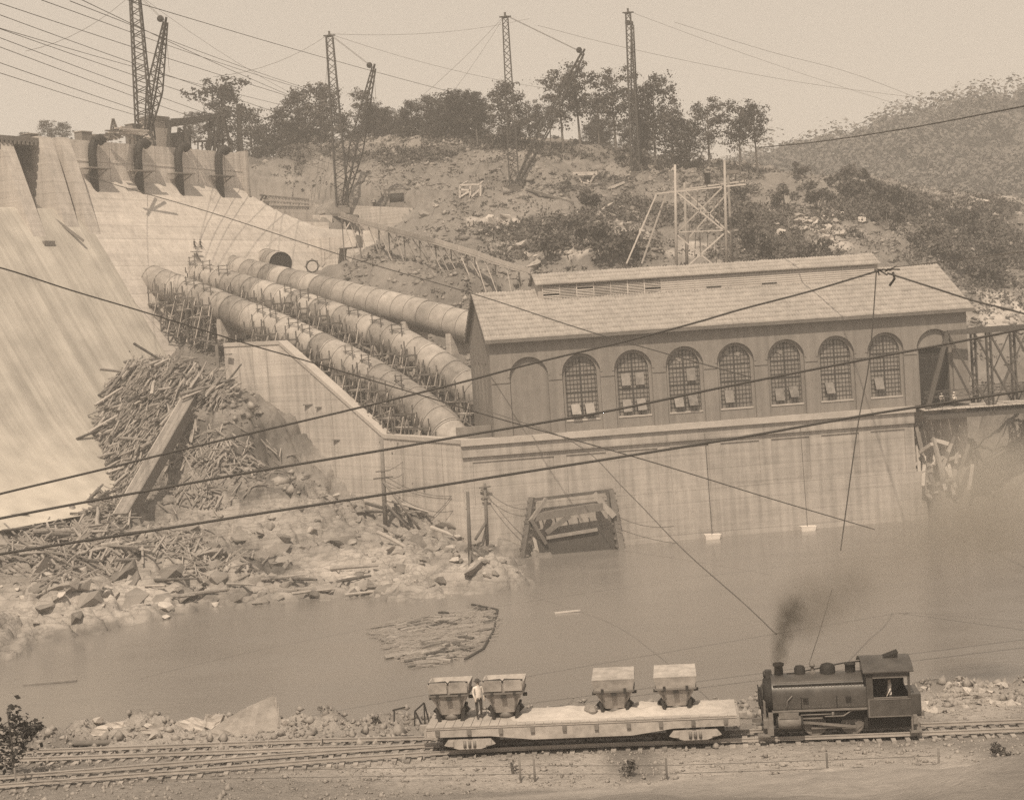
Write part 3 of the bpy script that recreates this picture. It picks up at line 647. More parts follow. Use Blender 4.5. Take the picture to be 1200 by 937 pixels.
# substructure down into the river
m = MB(); SX0, SX1 = -4.0, 51.6
m.bb((SX0, .25, -18), (SX1, 6, -.9)); m.bb((SX1, 2.2, -18), (PL + .4, 10, -.35)); m.bb((SX0, 6, -18), (PL, PD, -.02))
base = m.build('river_wall', CONC2, ph)
m = MB(); m.bb((SX0 - .1, -.55, -.75), (SX1 + .1, 1.0, -.02)); m.build('ledge', TRIM, ph)
m = MB(); m.bb((SX0, -.22, -2.1), (SX1, .247, -.752)); m.build('moulded_band', CONC2, base)
m = MB(); pe = [SX0] + [(BX[i] + BX[i + 1]) / 2 for i in range(0, 7)] + [SX1]
for i, x_ in enumerate(pe): MB().bb((x_ - (.75 if 0 < i < len(pe) - 1 else 0) - (1.2 if i == len(pe) - 1 else 0), .13, -18), (x_ + (.75 if 0 < i < len(pe) - 1 else 0) + (1.2 if i == 0 else 0), .246, -2.102)).build('pilaster', CONC2, base)
m = MB()
for a, b in zip(pe, pe[1:]):
    MB().bb((a + .76, .11, -2.75), (b - .76, .245, -2.104)).build('panel_head', CONC2, base)
m = MB(); m.bb((SX0, .05, -8.1), (SX1, .126, -7.9)); m.bb((SX0 + .3, .07, -18), (SX1 + 1.2, .128, -8.102)); m.build('lower_offset', CONC2, base)
m = MB(); m.bb((-4.2, 2.2, -.9), (-.05, 3.0, 1.3)); m.build('low_parapet', DARKW, ph)

# ---------------------------------------------------------------- wing wall
ww = [at(262, 402, 222), at(327, 399, 219), at(450, 508.5, 204), at(540, 515, 189.6)]
wing = thing('retaining_wall', 'pale concrete retaining wall stepping down to the powerhouse with sloping coping', 'wall', (ww[0].x, ww[0].y, 0))
m = MB(); off = Vector((1.2, 2.6, 0)); mc = MB(); mj = MB()
for a, b in zip(ww, ww[1:]):
    d = (b - a); nrm = Vector((d.y, -d.x, 0)).normalized(); nrm = nrm if nrm.y < 0 else -nrm
    m.prism([(a.x, a.y, -4), (b.x, b.y, -4), b - Vector((0, 0, .5)), a - Vector((0, 0, .5))], -nrm * 1.1)
    k = nrm * .14
    mc.prism([a + k - Vector((0, 0, .5)), b + k - Vector((0, 0, .5)), b + k, a + k], -nrm * 1.5)
    for t in np.arange(.25, 1, .25):
        p = a + d * t; zt = p.z - .6
        mj.prism([p + nrm * .05, p + nrm * .05 + d.normalized() * .12, p + nrm * .05 + d.normalized() * .12 + Vector((0, 0, -zt - 3)), p + nrm * .05 + Vector((0, 0, -zt - 3))], -nrm * .045)
m.build('wall_body', CONC, wing, True); mc.build('coping', TRIM, wing, True); mj.build('wall_joints', CONC2, wing, True)
m = MB()
for x, y, w_ in ((362, 474, 1.6), (374, 477, 1.0), (395, 515, 1.2), (268, 415, .9)):
    p = atplane(x, y, ww[1], Vector(((ww[2] - ww[1]).y, -(ww[2] - ww[1]).x, 0)).normalized()) if x > 327 else at(x, y, 221)
    m.box(p, (w_, .5, .16), rz=-.5)
p = at(256, 418, 221.3); m.bb((p.x - .3, p.y - .5, p.z - 1.5), (p.x + .1, p.y, p.z + 1.6)); m.build('timber_stub', WOOD2, wing, True)

# ---------------------------------------------------------------- penstocks
PIPES = [
 ('near riveted steel penstock pipe running down to the powerhouse corner', [(178, 328, 249), (250, 356, 241), (330, 387, 228), (400, 421, 219), (462, 455, 210), (512, 492, 203), (530, 514, 200), (548, 545, 198)]),
 ('middle steel penstock pipe between two others with scaffold along it', [(222, 321, 260), (330, 352, 244), (420, 382, 232), (480, 407, 224.5), (530, 440, 218), (562, 466, 214), (588, 482, 211)]),
 ('rear steel penstock pipe passing behind the powerhouse gable', [(270, 315, 269), (400, 346, 247), (480, 365, 236), (562, 387, 226)]),
 ('short stub of a fourth penstock with dark open end', [(303, 303, 281), (329, 309, 268.5)])]
PENP = []
for pi, (lab, pts) in enumerate(PIPES):
    P = [at(*p) for p in pts]; th = thing('penstock', lab, 'pipe', P[-1], 0, 'penstock pipes from the dam'); PENP.append((P, th))
    for _ in range(2):                                            # round the bends
        Q = [P[0]]
        for a, b in zip(P, P[1:]): Q += [a * .75 + b * .25, a * .25 + b * .75]
        P = Q + [P[-1]]
    cum = [0]
    for a, b in zip(P, P[1:]): cum.append(cum[-1] + (b - a).length)
    def at_len(s, P=P, cum=cum):
        s = min(max(s, 0), cum[-1]); i = max(j for j in range(len(cum)) if cum[j] <= s + 1e-9); i = min(i, len(P) - 2)
        return P[i].lerp(P[i + 1], (s - cum[i]) / max(cum[i + 1] - cum[i], 1e-6))
    PENP[-1] += (at_len, cum[-1]); nr = max(1, round(cum[-1] / 2.75)) if pi < 3 else 5; rr = 2.3 if pi < 3 else 2.0
    for k in range(nr):
        s0, s1 = cum[-1] * k / nr, cum[-1] * (k + 1) / nr; r_ = rr + (.025 if k % 2 else -.02)
        m = MB(); ns = 3; m.tube([at_len(s0 + (s1 - s0) * j / ns) for j in range(ns + 1)], r_, 28, False, True)
        m.tube([at_len(s0 - .0), at_len(s0 + .22)], r_ + .07, 28, False, True)
        m.build('pipe_ring', PIPEM, th, True)
    if pi == 3:
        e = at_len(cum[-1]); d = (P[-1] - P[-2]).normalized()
        m = MB(); m.tube([e - d * 2.5, e - d * .25], 1.9, 28, True, True); m.build('inside_shade', BLACK2, th, True)  # black plug stands in for the shade inside the pipe
# concrete cradles where the pipes leave the dam
for pi in range(3):
    P, th, al, tot = PENP[pi]
    for s_ in np.arange(9, tot - 3, 9.5):
        p = al(s_); q = al(s_ + 1.2); d = (q - p); d.z = 0; d.normalize(); MB().beam(p - Vector((0, 0, 4.2)), p - Vector((0, 0, 1.2)), 4.2, 1.0, up=d).build('saddle', CONC, th, True)

# scaffolds beside the pipes: one built in each of three forms, copied along
def scaffold(kind, label, group):
    t = thing('timber_scaffold', label, 'scaffold', (0, 0, 0), 0, group)
    if kind == 0:
        for x in (0, 2.4):
            for y in (0, -1.3): MB().beam((x, y, -2.5), (x + R.uniform(-.1, .1), y, 5.9 + R.uniform(-.6, .6)), .14, .14).build('post', WOOD2, t)
        m = MB()
        for z in (1.0, 2.7, 4.4):
            m.beam((-.3, -1.35, z), (2.8, -1.35, z), .12, .12); m.beam((-.3, .05, z), (2.7, .05, z), .1, .14); m.beam((0, -1.5, z + .1), (0, .3, z + .1), .1, .1); m.beam((2.4, -1.5, z + .1), (2.4, .3, z + .1), .1, .1)
        m.build('ledgers', WOOD2, t)['kind'] = 'stuff'; MB().beam((0, -1.4, -1.2), (2.5, -1.4, 4.2), .14, .14).build('brace', WOODL, t)
        MB().bb((-.2, -1.3, 2.83), (2.6, -.2, 2.9)).build('plank', WOODL, t)
    elif kind == 1:
        m = MB(); 
        for x in (-.9, .9): m.beam((x, 0, 0), (x, 0, 1.9), .11, .11)
        m.beam((-1.4, 0, 1.1), (1.4, 0, 1.1), .11, .11); m.beam((-1.2, 0, 1.7), (1.2, 0, 1.7), .11, .11); m.beam((-.9, 0, 0), (.9, .8, 0), .09, .09); m.build('guard_frame', WOOD2, t)
    else:
        for j in range(3): MB().beam((j * .9 - 1, -.2 * j, -2.5), (j * .9 + R.uniform(-.2, 1.6), .6, 2.6 + R.uniform(0, 1.2)), .16, .16).build('prop', WOOD if j else WOODL, t)
        MB().beam((-1.4, -.1, .6), (2.2, -.1, 1.6), .12, .12).build('brace', WOOD, t)
    return kids(t)
sc = [scaffold(0, 'four-post timber scaffold standing beside a penstock pipe', 'scaffolds along the pipes'), scaffold(1, 'small dark guard frame on top of a penstock pipe', 'guard frames on the pipes'), scaffold(2, 'raking timber props under a penstock pipe', 'props under the pipes')]
first = [True] * 3
SN = [0, 0]
def put(k, loc, rz, lab):
    if first[k]: sc[k].location = loc; sc[k].rotation_euler.z = rz; sc[k]['label'] = lab; first[k] = False
    else: dup(sc[k], loc, rz, None, lab)
for pi, (a, b, stp) in enumerate(((4, 999, 3.9), (3, 999, 3.7))):
    P, th, al, tot = PENP[pi]
    s_ = a
    while s_ < min(b, tot - 1):
        p, q = al(s_), al(s_ + 1); d = q - p; rz = math.atan2(d.y, d.x); side = Vector((math.sin(rz), -math.cos(rz), 0)) 
        if side.y > 0 and False: side = -side
        if not (pi == 0 and 17 < s_ < 27):                        # the near pipe has a clear stretch
            n_ = SN[pi]; SN[pi] += 1; nm = ('near', 'middle')[pi]
            put(0, p + side * 2.75 + Vector((0, 0, -4.7 + R.uniform(-.6, .7))), rz + R.uniform(-.1, .1), 'four-post timber scaffold beside the %s penstock pipe, %s from the dam' % (nm, ordinal(n_)))
            if R.random() < .5: put(1, al(s_ + R.uniform(0, .8)) + side * 1.6 + Vector((0, 0, 1.5)), rz + R.uniform(-.2, .2), 'small dark guard frame on the %s penstock pipe, %s from the dam' % (nm, ordinal(n_)))
            put(2, al(s_ + 2.0) + side * 3.2 + Vector((0, 0, -3.4)), rz + R.uniform(-.5, .5), 'raking timber props under the %s penstock pipe, %s set from the dam' % (nm, ordinal(n_)))
        s_ += stp * R.uniform(.6, 1.5)

lit = MB()                                                         # broken staging and boards lying between the pipes
for pi in (0, 1):
    P, th, al, tot = PENP[pi]
    for k in range(330):
        s_ = R.uniform(6, tot - .5); p, q = al(s_), al(min(s_ + 1, tot)); d = (q - p).normalized(); sd = Vector((d.y, -d.x, 0)).normalized(); sd = sd if sd.y < 0 else -sd
        c = p + sd * R.uniform(1.6, 3.6 if pi == 0 else 5.5); c.z = max(gz(c.x, c.y) + R.uniform(.1, 1.6), p.z - 4.5); c.z = min(c.z, p.z + .2); a = R.uniform(0, 6.28); l = R.uniform(.6, 2.4); e = Vector((math.cos(a) * l, math.sin(a) * l, R.gauss(0, .7)))
        lit.beam(c - e, c + e, R.uniform(.1, .26), R.uniform(.08, .2))
tag(lit.build('broken_staging', WOOD2), 'tangle of broken boards and staging lying between the penstock pipes', 'debris', kind='stuff')
aw = [at(338, 318, 291), at(392, 320, 287), at(398, 291, 286.5), at(417, 289, 285), at(417, 275, 285), at(347, 282, 290)]
q = thing('abutment_wall', 'pale square concrete block wall above the open pipe stub', 'wall', aw[0]); m = MB(); m.prism([aw[0] - Vector((0, 0, 3)), aw[1] - Vector((0, 0, 3))] + aw[2:], (.8, 5, 0)); m.build('wall_face', CONC, q, True)
m = MB()
for x in (360, 376, 392): m.beam(at(x, 281, 288.0 - (x - 347) * .06), at(x + 1, 312, 288.0 - (x - 347) * .06), .1, .1)
m.build('board_marks', CONC2, q, True)
# ================================================================ NEAR BANK, RAILWAY
TZ = 8.3
_tx = [-60, -40, -20, -8, -3, 5, 14, 21, 40, 70]; _ty = [70.5, 71.2, 72.1, 72.75, 72.75, 72.0, 70.85, 70.25, 68.4, 65.5]
_pc = np.polyfit(_tx, _ty, 6)
def tY(x): return float(np.interp(x, np.linspace(-60, 70, 131), np.convolve(np.pad(np.interp(np.linspace(-60, 70, 131), _tx, _ty), 6, 'edge'), np.ones(13) / 13, 'valid')))
_t2x = [-60, -40, -24, -10, -2, 3]; _t2y = [79, 77.6, 76.4, 74.9, 73.6, 72.6]
def tY2(x): return float(np.interp(x, _t2x, _t2y))
def near_h(X, Y):
    edge = 79.5 + fbm(X * .15, Y * 0, 3, 91) * 2.5 + np.where(X < -8, 3.0, 0) * np.clip((-8 - X) / 8, 0, 1)
    z = np.where(Y < edge, TZ - .06, TZ - .06 - (Y - edge) * .85)
    rough = np.clip((Y - 76.5) / 3, 0, 1)
    z = z + fbm(X * .9, Y * .9, 4, 93) * (.10 + .9 * rough) + blocks(X, Y, 1.1, 95) * .5 * rough
    z = np.where(Y < 66.0, np.maximum(z, TZ - .1 + (66.0 - Y) * .28 + fbm(X * .5, Y * .5, 3, 97) * .4), z)
    return np.maximum(z, -4)
xs3 = np.concatenate([np.arange(-90, -36, 3), np.arange(-36, 36, .3), np.arange(36, 100, 3)]); ys3 = np.concatenate([np.arange(-30, 60, 3), np.arange(60, 86, .22), np.arange(86, 104, 1.5)])
X3, Y3 = np.meshgrid(xs3, ys3, indexing='ij'); Z3 = near_h(X3.ravel(), Y3.ravel())
V3 = np.stack([X3.ravel(), Y3.ravel(), Z3], -1); me = npmesh('near_bank', V3, gridfaces(len(xs3), len(ys3)), BALL)
masks(V3, me, [('light', [(700, 905, 400, 30), (1000, 900, 200, 40), (1140, 820, 80, 30), (250, 850, 200, 25)], .3, .7), ('grass', [(60, 880, 60, 30), (740, 895, 40, 20)], .3, .7)])
link('near_bank', me)['kind'] = 'structure'
def nz(x, y): return float(near_h(np.array([x]), np.array([y]))[0])

tie_me = None; seen_ties = 0
def track(name, label, fy, x0, x1, tzoff=0, skip=None):
    global tie_me
    t = thing(name, label, 'railway track', (x0, fy(x0), TZ), 0, 'railway tracks'); xs_ = np.arange(x0, x1 + .01, .8)
    for off in (-.72, .72):
        m = MB(); pts = [Vector((x, fy(x) + off, TZ + .10 + tzoff)) for x in xs_]
        for a, b in zip(pts, pts[1:]): m.beam(a, b, .14, .025); m.beam(a + Vector((0, 0, .07)), b + Vector((0, 0, .07)), .03, .115); m.beam(a + Vector((0, 0, .135)), b + Vector((0, 0, .135)), .075, .045)
        m.build('rail', RAILM, t, True)
    x = x0
    while x < x1:
        if tie_me is None:
            o = MB().box((0, 0, 0), (.22, 2.5, .17)).build('sleeper', TIE, t); tie_me = o.data
        else: o = link('sleeper', tie_me, t)
        sl = fy(x + .3) - fy(x - .3); o.location = (x - x0, fy(x) - fy(x0), R.uniform(-.10, -.04)); o.rotation_euler = (0, 0, math.atan2(sl, .6) + R.uniform(-.03, .03)); o.scale = (R.uniform(.85, 1.15), R.uniform(.92, 1.08), 1)
        x += .58 * R.uniform(.9, 1.1)
    return t
track('railway_track', 'main railway track under the steam engine and flat car', tY, -34, 40)
track('railway_track', 'siding track curving in from the bank edge beside the leaning slab', tY2, -36, -1.0, -.02)

# ---------------------------------------------------------------- people
def human(label, loc, rz, pose='stand', h=1.72, shirt=SHIRT, hat=True, group=None, rest=None):
    """one continuous skinned body; pose gives the joints"""
    s = h / 1.72; J = {}; E = []; Rr = {}
    def j(n, p, r_, par=None): J[n] = Vector(p) * s; Rr[n] = r_ * s; (E.append((par, n)) if par else None)
    lean = {'stand': 0, 'work': .22}.get(pose, 0); sit = pose == 'sit'; kneel = pose == 'kneel'
    hz = .93 if not (sit or kneel) else .5
    j('pel', (0, 0, hz), .125); j('waist', (0, -.03 - lean * .3, hz + .18), .12, 'pel'); j('chest', (0, -lean * .8, hz + .38), .15, 'waist'); j('neck', (0, -lean, hz + .56), .055, 'chest'); j('head0', (0, -lean - .015, hz + .64), .08, 'neck'); j('head1', (0, -lean - .01, hz + .74), .085, 'head0')
    j('nose', (0, -lean - .115, hz + .675), .014, 'head0')
    for sd, nm in ((-1, 'L'), (1, 'R')):
        j('sh' + nm, (sd * .19, -lean * .9, hz + .49), .06, 'chest')
        fwd = {'stand': .05, 'work': .3, 'sit': .25, 'kneel': .3}[pose]
        j('el' + nm, (sd * .25, -lean - fwd * .4, hz + .24), .045, 'sh' + nm); j('wr' + nm, (sd * .22, -lean - fwd - .08, hz + .03 + fwd * .25), .03, 'el' + nm); j('pa' + nm, (sd * .215, -lean - fwd - .12, hz - .04 + fwd * .25), .034, 'wr' + nm)
        b = J['pa' + nm] / s
        for f in range(4): j('f%d' % f + nm, (b.x + (f - 1.5) * .02, b.y - .03, b.z - .065 - .008 * (1.5 - abs(f - 1.5))), .009, 'pa' + nm); q = J['f%d' % f + nm] / s; j('g%d' % f + nm, (q.x, q.y + .012, q.z - .035), .008, 'f%d' % f + nm)
        j('th' + nm, (b.x - sd * .045, b.y - .02, b.z - .03), .011, 'pa' + nm)
        j('hip' + nm, (sd * .1, 0, hz - .06), .1, 'pel')
        if sit: j('kn' + nm, (sd * .14, -.42, hz - .02), .07, 'hip' + nm); j('an' + nm, (sd * .14, -.46, .09), .045, 'kn' + nm)
        elif kneel: j('kn' + nm, (sd * .13, -.25, .12), .07, 'hip' + nm); j('an' + nm, (sd * .13, .15, .08), .045, 'kn' + nm)
        else: j('kn' + nm, (sd * .115, -.03 + .04 * sd, .5), .068, 'hip' + nm); j('an' + nm, (sd * .12, .02 + .06 * sd, .09), .046, 'kn' + nm)
        a = J['an' + nm] / s; j('to' + nm, (a.x, a.y - .16, .045), .04, 'an' + nm)
    names = list(J); me = bpy.data.meshes.new('body'); me.from_pydata([J[n] for n in names], [(names.index(a), names.index(b)) for a, b in E], [])
    o = bpy.data.objects.new('tmp', me); COL.objects.link(o); md = o.modifiers.new('s', 'SKIN'); sk_ = me.skin_vertices[0].data
    for i, n in enumerate(names): sk_[i].radius = (Rr[n], Rr[n]); sk_[i].use_root = (i == 0)
    o.modifiers.new('b', 'SUBSURF').levels = 1
    me2 = bpy.data.meshes.new_from_object(o.evaluated_get(bpy.context.evaluated_depsgraph_get())); bpy.data.objects.remove(o)
    t = thing('person', label, 'person', loc, rz, group); me2.name = 'body'; me2.materials.clear(); [me2.materials.append(x) for x in (SKIN, shirt, TROU)]
    hs = hz * s
    for p in me2.polygons:
        c = p.center; p.use_smooth = True
        hand = any((c - J['pa' + k]).length < .13 * s for k in 'LR'); p.material_index = 0 if c.z > hs + .57 * s or hand else (1 if c.z > hs + .02 * s or abs(c.x) > .2 * s else 2)
    body = link('body', me2, t)
    m = MB(); hc = J['head1']
    for sd in (-1, 1): m.lathe((hc.x + sd * .033 * s, hc.y - .078 * s, hc.z - .03 * s), [(.001, -.008), (.01, 0), (.001, .008)], 6)
    m.build('eyes', TROU, t)
    m = MB(); m.box((hc.x, hc.y - .078 * s, hc.z - .115 * s), (.045 * s, .012 * s, .008)); m.build('mouth', TROU, t)
    m = MB(); [m.box((hc.x + sd * .088 * s, hc.y, hc.z - .04 * s), (.015, .035, .055)) for sd in (-1, 1)]; m.build('ears', SKIN, t)
    m = MB(); m.lathe((hc.x, hc.y, hc.z + .01), [(.165 * s, 0), (.17 * s, .012), (.10 * s, .02), (.095 * s, .09 * s), (.07 * s, .115 * s), (.001, .12 * s)], 14); m.build('hat', TROU if hat == 1 else SHIRT, t)
    return t

# ---------------------------------------------------------------- flat car and buckets
fx0, fx1 = -3.95, 10.0
fa = math.atan2(tY(9) - tY(-2.5), 11.5); FC = Vector((-2.5, tY(-2.5), TZ + .28)); FC = FC + Vector((-.6, .07, 0))
car = thing('flat_car', 'pale dusty railway flat car carrying four steel buckets', 'railway wagon', FC, fa)
CL0, CL1 = -1.55, 12.2; DZ_ = 1.14
m = MB(); m.bb((CL0, -1.4, DZ_ - .08), (CL1, 1.4, DZ_)); m.build('deck', DECK, car)
for i in range(34):
    x_ = CL0 + (CL1 - CL0) * (i + .02) / 34; w_ = (CL1 - CL0) / 34 - .02
    o = MB().bb((x_, -1.42, DZ_ + .002), (x_ + w_, 1.42, DZ_ + .05 + R.uniform(0, .012))).build('deck_plank', DECK, car)
for y in (-1.37, 1.25):                                           # fish-belly side sills
    poly = [(CL0, y, DZ_ - .085), (CL0, y, DZ_ - .42), (1.3, y, DZ_ - .45), (3.2, y, DZ_ - .68), (7.6, y, DZ_ - .68), (9.4, y, DZ_ - .45), (CL1, y, DZ_ - .42), (CL1, y, DZ_ - .085)]
    MB().prism(poly, (0, .12, 0)).build('side_sill', BUCK, car)
for y in (-1.46, 1.38):
    for x_ in np.linspace(CL0 + .5, CL1 - .5, 10):
        m = MB(); m.bb((x_ - .09, y - .02, DZ_ - .33), (x_ + .09, y + .1, DZ_ - .1)); m.build('stake_pocket', WORN, car)
for x_ in (CL0, CL1): m = MB(); m.bb((x_ - .1, -1.4, DZ_ - .42), (x_ - .005 if x_ < 0 else x_ + .1, 1.4, DZ_ - .1)); m.bb((x_ - .5 if x_ < 0 else x_ + .1, -.14, DZ_ - .42), (x_ - .1 if x_ < 0 else x_ + .5, .14, DZ_ - .18)); m.build('end_sill', BUCK, car)
for x_ in (.35, 10.35):
    tr = MB().bb((x_ - .25, -1.25, .45), (x_ + .25, 1.25, .62)).build('truck', STEEL, car)
    for y in (-1.3, 1.2):
        m = MB(); m.prism([(x_ - 1.15, y, .32), (x_ - .95, y, .58), (x_ + .95, y, .58), (x_ + 1.15, y, .32), (x_ + .5, y, .12), (x_ - .5, y, .12)], (0, .1, 0)); m.build('side_frame', BUCK, tr)
        for q in (-.85, .85): MB().bb((x_ + q - .13, y - .07, .28), (x_ + q + .13, y + .17, .52)).build('axle_box', BUCK, tr)
        for q in (-.22, 0, .22): MB().lathe((x_ + q, y + .02, .2), [(.08, 0), (.08, .3)], 8).build('spring', WORN, tr)
    for q in (-.85, .85):
        for y in (-.78, .70): MB().lathe((x_ + q, y, .4), [(.36, 0), (.40, .01), (.40, .02), (.44, .02), (.44, .08)][::1] if y > 0 else [(.36, .08), (.40, .07), (.44, .06), (.44, 0)][::-1], 20, 'y').build('wheel', STEEL, tr)
        m = MB(); m.tube([(x_ + q, -.72, .4), (x_ + q, .72, .4)], .07, 8); m.build('axle', STEEL, tr)
# sand spilled on the deck
nx, ny = 70, 18; sx, sy = np.meshgrid(np.linspace(1.9, 12.0, nx), np.linspace(-1.3, 1.36, ny), indexing='ij')
hz_ = (.10 + .15 * np.exp(-((sx - 8.6) / 1.9) ** 2) + .12 * np.exp(-((sx - 4.6) / 1.6) ** 2) + .14 * np.exp(-((sx - 11.2) / .9) ** 2)) * np.clip(1 - (np.abs(sy - .15) / 1.28) ** 2, 0, 1) * np.clip((sx - 1.9) * 1.2, 0, 1) * np.clip((12.0 - sx) * 2, 0, 1) * (1 + fbm(sx * 1.5, sy * 1.5, 4, 55) * .9)
me = npmesh('sand_heap', np.stack([sx.ravel(), sy.ravel(), DZ_ + .03 + np.maximum(hz_, 0).ravel()], -1), gridfaces(nx, ny), SANDM, True); o = link('sand_heap', me); o.location = FC; o.rotation_euler.z = fa
tag(o, 'pale sand spilled along the deck of the flat car', 'sand', kind='stuff')
def bucket(x_, lab, lid):
    """tapered bottom-dump concrete bucket in its cradle"""
    loc = FC + Matrix.Rotation(fa, 3, 'Z') @ Vector((x_, .1, DZ_ + .06)); t = thing('concrete_bucket', lab, 'bucket', loc, fa, 'buckets riding on the flat car'); t.scale = (1, 1, .86) if lid else (1, 1, .97)
    m = MB(); z0, z1, z2 = .28, 1.25, 1.78; tw, bw = .95, .42
    def ring(wx, wy, z): return [Vector((-wx, -wy, z)), Vector((wx, -wy, z)), Vector((wx, wy, z)), Vector((-wx, wy, z))]
    rs_ = [ring(bw, .42, z0), ring(.86, .74, z1), ring(tw, .78, z2)] if not lid else [ring(bw, .42, z0), ring(.85, .74, z1), ring(tw, .80, z2 + .05)]
    vs = sum(rs_, []); fs = [(3, 2, 1, 0)]
    for q in range(2): fs += [(q * 4 + k, q * 4 + (k + 1) % 4, q * 4 + 4 + (k + 1) % 4, q * 4 + 4 + k) for k in range(4)]
    inn = [v * .94 for v in rs_[2]]; inn = [Vector((v.x, v.y, rs_[2][0].z)) for v in inn]; low = [Vector((v.x * .8, v.y * .8, rs_[2][0].z - .3)) for v in inn]
    b = len(vs); vs += inn + low; fs += [(8 + k, 8 + (k + 1) % 4, b + (k + 1) % 4, b + k) for k in range(4)] + [(b + k, b + (k + 1) % 4, b + 4 + (k + 1) % 4, b + 4 + k) for k in range(4)] + [(b + 4, b + 5, b + 6, b + 7)]
    m.add(vs, fs); m.build('body', BUCK, t)
    m = MB(); m.bb((-.89, -.80, z1 - .04), (.89, -.72, z1 + .05)); m.bb((-.89, .72, z1 - .04), (.89, .80, z1 + .05)); m.bb((-.92, -.72, z1 - .04), (-.84, .72, z1 + .05)); m.bb((.84, -.72, z1 - .04), (.92, .72, z1 + .05)); m.build('rim_band', WORN, t)
    m = MB(); m.bb((-.12, -.82, z1 - .22), (.12, -.74, z1 - .08)); m.build('latch', STEEL, t)
    for sx_ in (-1, 1):
        m = MB(); m.beam((sx_ * .5, -.55, 0), (sx_ * .62, -.5, .62), .12, .12); m.beam((sx_ * .5, .55, 0), (sx_ * .62, .5, .62), .12, .12); m.beam((sx_ * .25, 0, .05), (sx_ * .75, 0, .5), .28, .28); m.build('cradle_leg', STEEL, t)
    m = MB(); m.lathe((0, -.1, 0), [(.3, 0), (.36, .12), (.33, .3)], 12); m.build('outlet', WORN, t)
    for sx_ in (-.5, .5):                                         # stiffening ribs and hinge straps
        m = MB(); m.beam((sx_ * .9, -.47, z0 + .08), (sx_ * 1.25, -.765, z1 - .05), .06, .05); m.build('rib', WORN, t)
        m = MB(); m.bb((sx_ - .06, -.83, z1 - .12), (sx_ + .06, -.79, z1 + .16)); m.build('hinge_strap', STEEL, t)
    for sx_ in (-1, 1): m = MB(); m.lathe((sx_ * .9, 0, 1.0), [(.09, -.1), (.09, .1)], 8, 'x'); m.build('trunnion', STEEL, t)
    if lid:
        m = MB(); m.prism([(-tw, -.8, z2 + .06), (tw, -.8, z2 + .06), (tw * .97, .8, z2 + .3), (-tw * .97, .8, z2 + .3)], (0, 0, .05)); m.build('lid', BUCK, t)
    else:
        for k in (-1, 1):                                         # two lip plates with rounded shoulders
            m = MB(); pl = [(k * .46 - .4, -.80, z1 + .12), (k * .46 + .4, -.80, z1 + .12), (k * .46 + .42, -.84, z2 - .02), (k * .46 + .34, -.85, z2 + .1), (k * .46 - .34, -.85, z2 + .1), (k * .46 - .42, -.84, z2 - .02)]
            m.prism(pl, (0, -.05, 0)); m.build('lip_plate', BUCK, t)
        m = MB(); m.tube([(-.9, -.75, z2 + .06), (-.1, -.8, z2 + .13), (0, -.8, z2 + .03), (.1, -.8, z2 + .13), (.9, -.75, z2 + .06)], .045, 6); m.build('lip_bar', STEEL, t)
    return t
bucket(-.55, 'open bucket at the tail end of the flat car left of the standing man', 0); bucket(1.92, 'open bucket just right of the man standing on the flat car', 0)
bucket(6.85, 'lidded bucket in the middle of the sand on the flat car', 1); bucket(9.6, 'lidded bucket nearest the engine on the flat car', 1)
def onc(x_, y_, z_=0): return FC + Matrix.Rotation(fa, 3, 'Z') @ Vector((x_, y_, DZ_ + .05 + z_))
human('man in pale shirt and dark trousers standing between two buckets on flat car', onc(.72, -.15), fa + .5, 'stand', 1.75, hat=1)
m = MB(); 
for k in range(7): m.lathe((R.uniform(-.3, .3), R.uniform(-.25, .25), 0), [(.12, 0), (.16, .1), (.08, .25 + .1 * R.random())], 7, smooth=False)
o = m.build('coal_sack', DRIFT); o.location = onc(5.7, -.3, .1); tag(o, 'rough heap of sacking beside the middle bucket on flat car', 'sack')

# ---------------------------------------------------------------- engine
la = math.atan2(tY(18) - tY(11.5), 6.5); LO = Vector((11.0, tY(11.0), TZ + .28)); LO = LO + Vector((-.85, .1, -.05))
eng = thing('steam_engine', 'black saddle tank steam engine with square cab pushing the flat car', 'locomotive', LO, la); eng.scale = (.90, .90, .86)
def part(name, mat, fn, par=None):
    m = MB(); fn(m); return m.build(name, mat, par or eng)
# saddle tank cross-section swept along x
def tank(m):
    prof = []
    for k in range(17):
        a = math.pi * k / 16; prof.append((-1.12 * math.cos(a) * (1 if abs(math.cos(a)) < .9 else 1), 2.05 + 1.02 * math.sin(a) ** .8))
    prof = [(-1.12, 1.5)] + prof + [(1.12, 1.5)]; n = len(prof)
    vs = [(x, y, z) for x in (.55, 5.05) for y, z in prof]
    m.add(vs, [(i, i + 1, n + i + 1, n + i)[::-1] for i in range(n - 1)], True); m.add(vs, [tuple(range(n)), tuple(range(n, 2 * n))[::-1], (0, n - 1, 2 * n - 1, n)])
tk = part('saddle_tank', BLACK, tank)
part('tank_seam', BLACK2, lambda m: [m.bb((.6, -1.04, 2.68), (5.0, -.975, 2.73))] + [m.bb((x, -1.15, 1.55), (x + .05, -1.118, 2.1)) for x in (1.9, 3.6)], tk)
def rivets(m):
    for x in np.arange(.7, 5.0, .16):
        for z in (1.6, 2.63): m.box((x, -1.128 if z < 2 else -1.03, z), (.035, .02, .035))
    for x in (1.88, 1.99, 3.58, 3.69, .66, 4.95):
        for z in np.arange(1.7, 2.05, .13): m.box((x, -1.128, z), (.035, .02, .035))
part('rivets', WORN, rivets, tk)['kind'] = 'stuff'
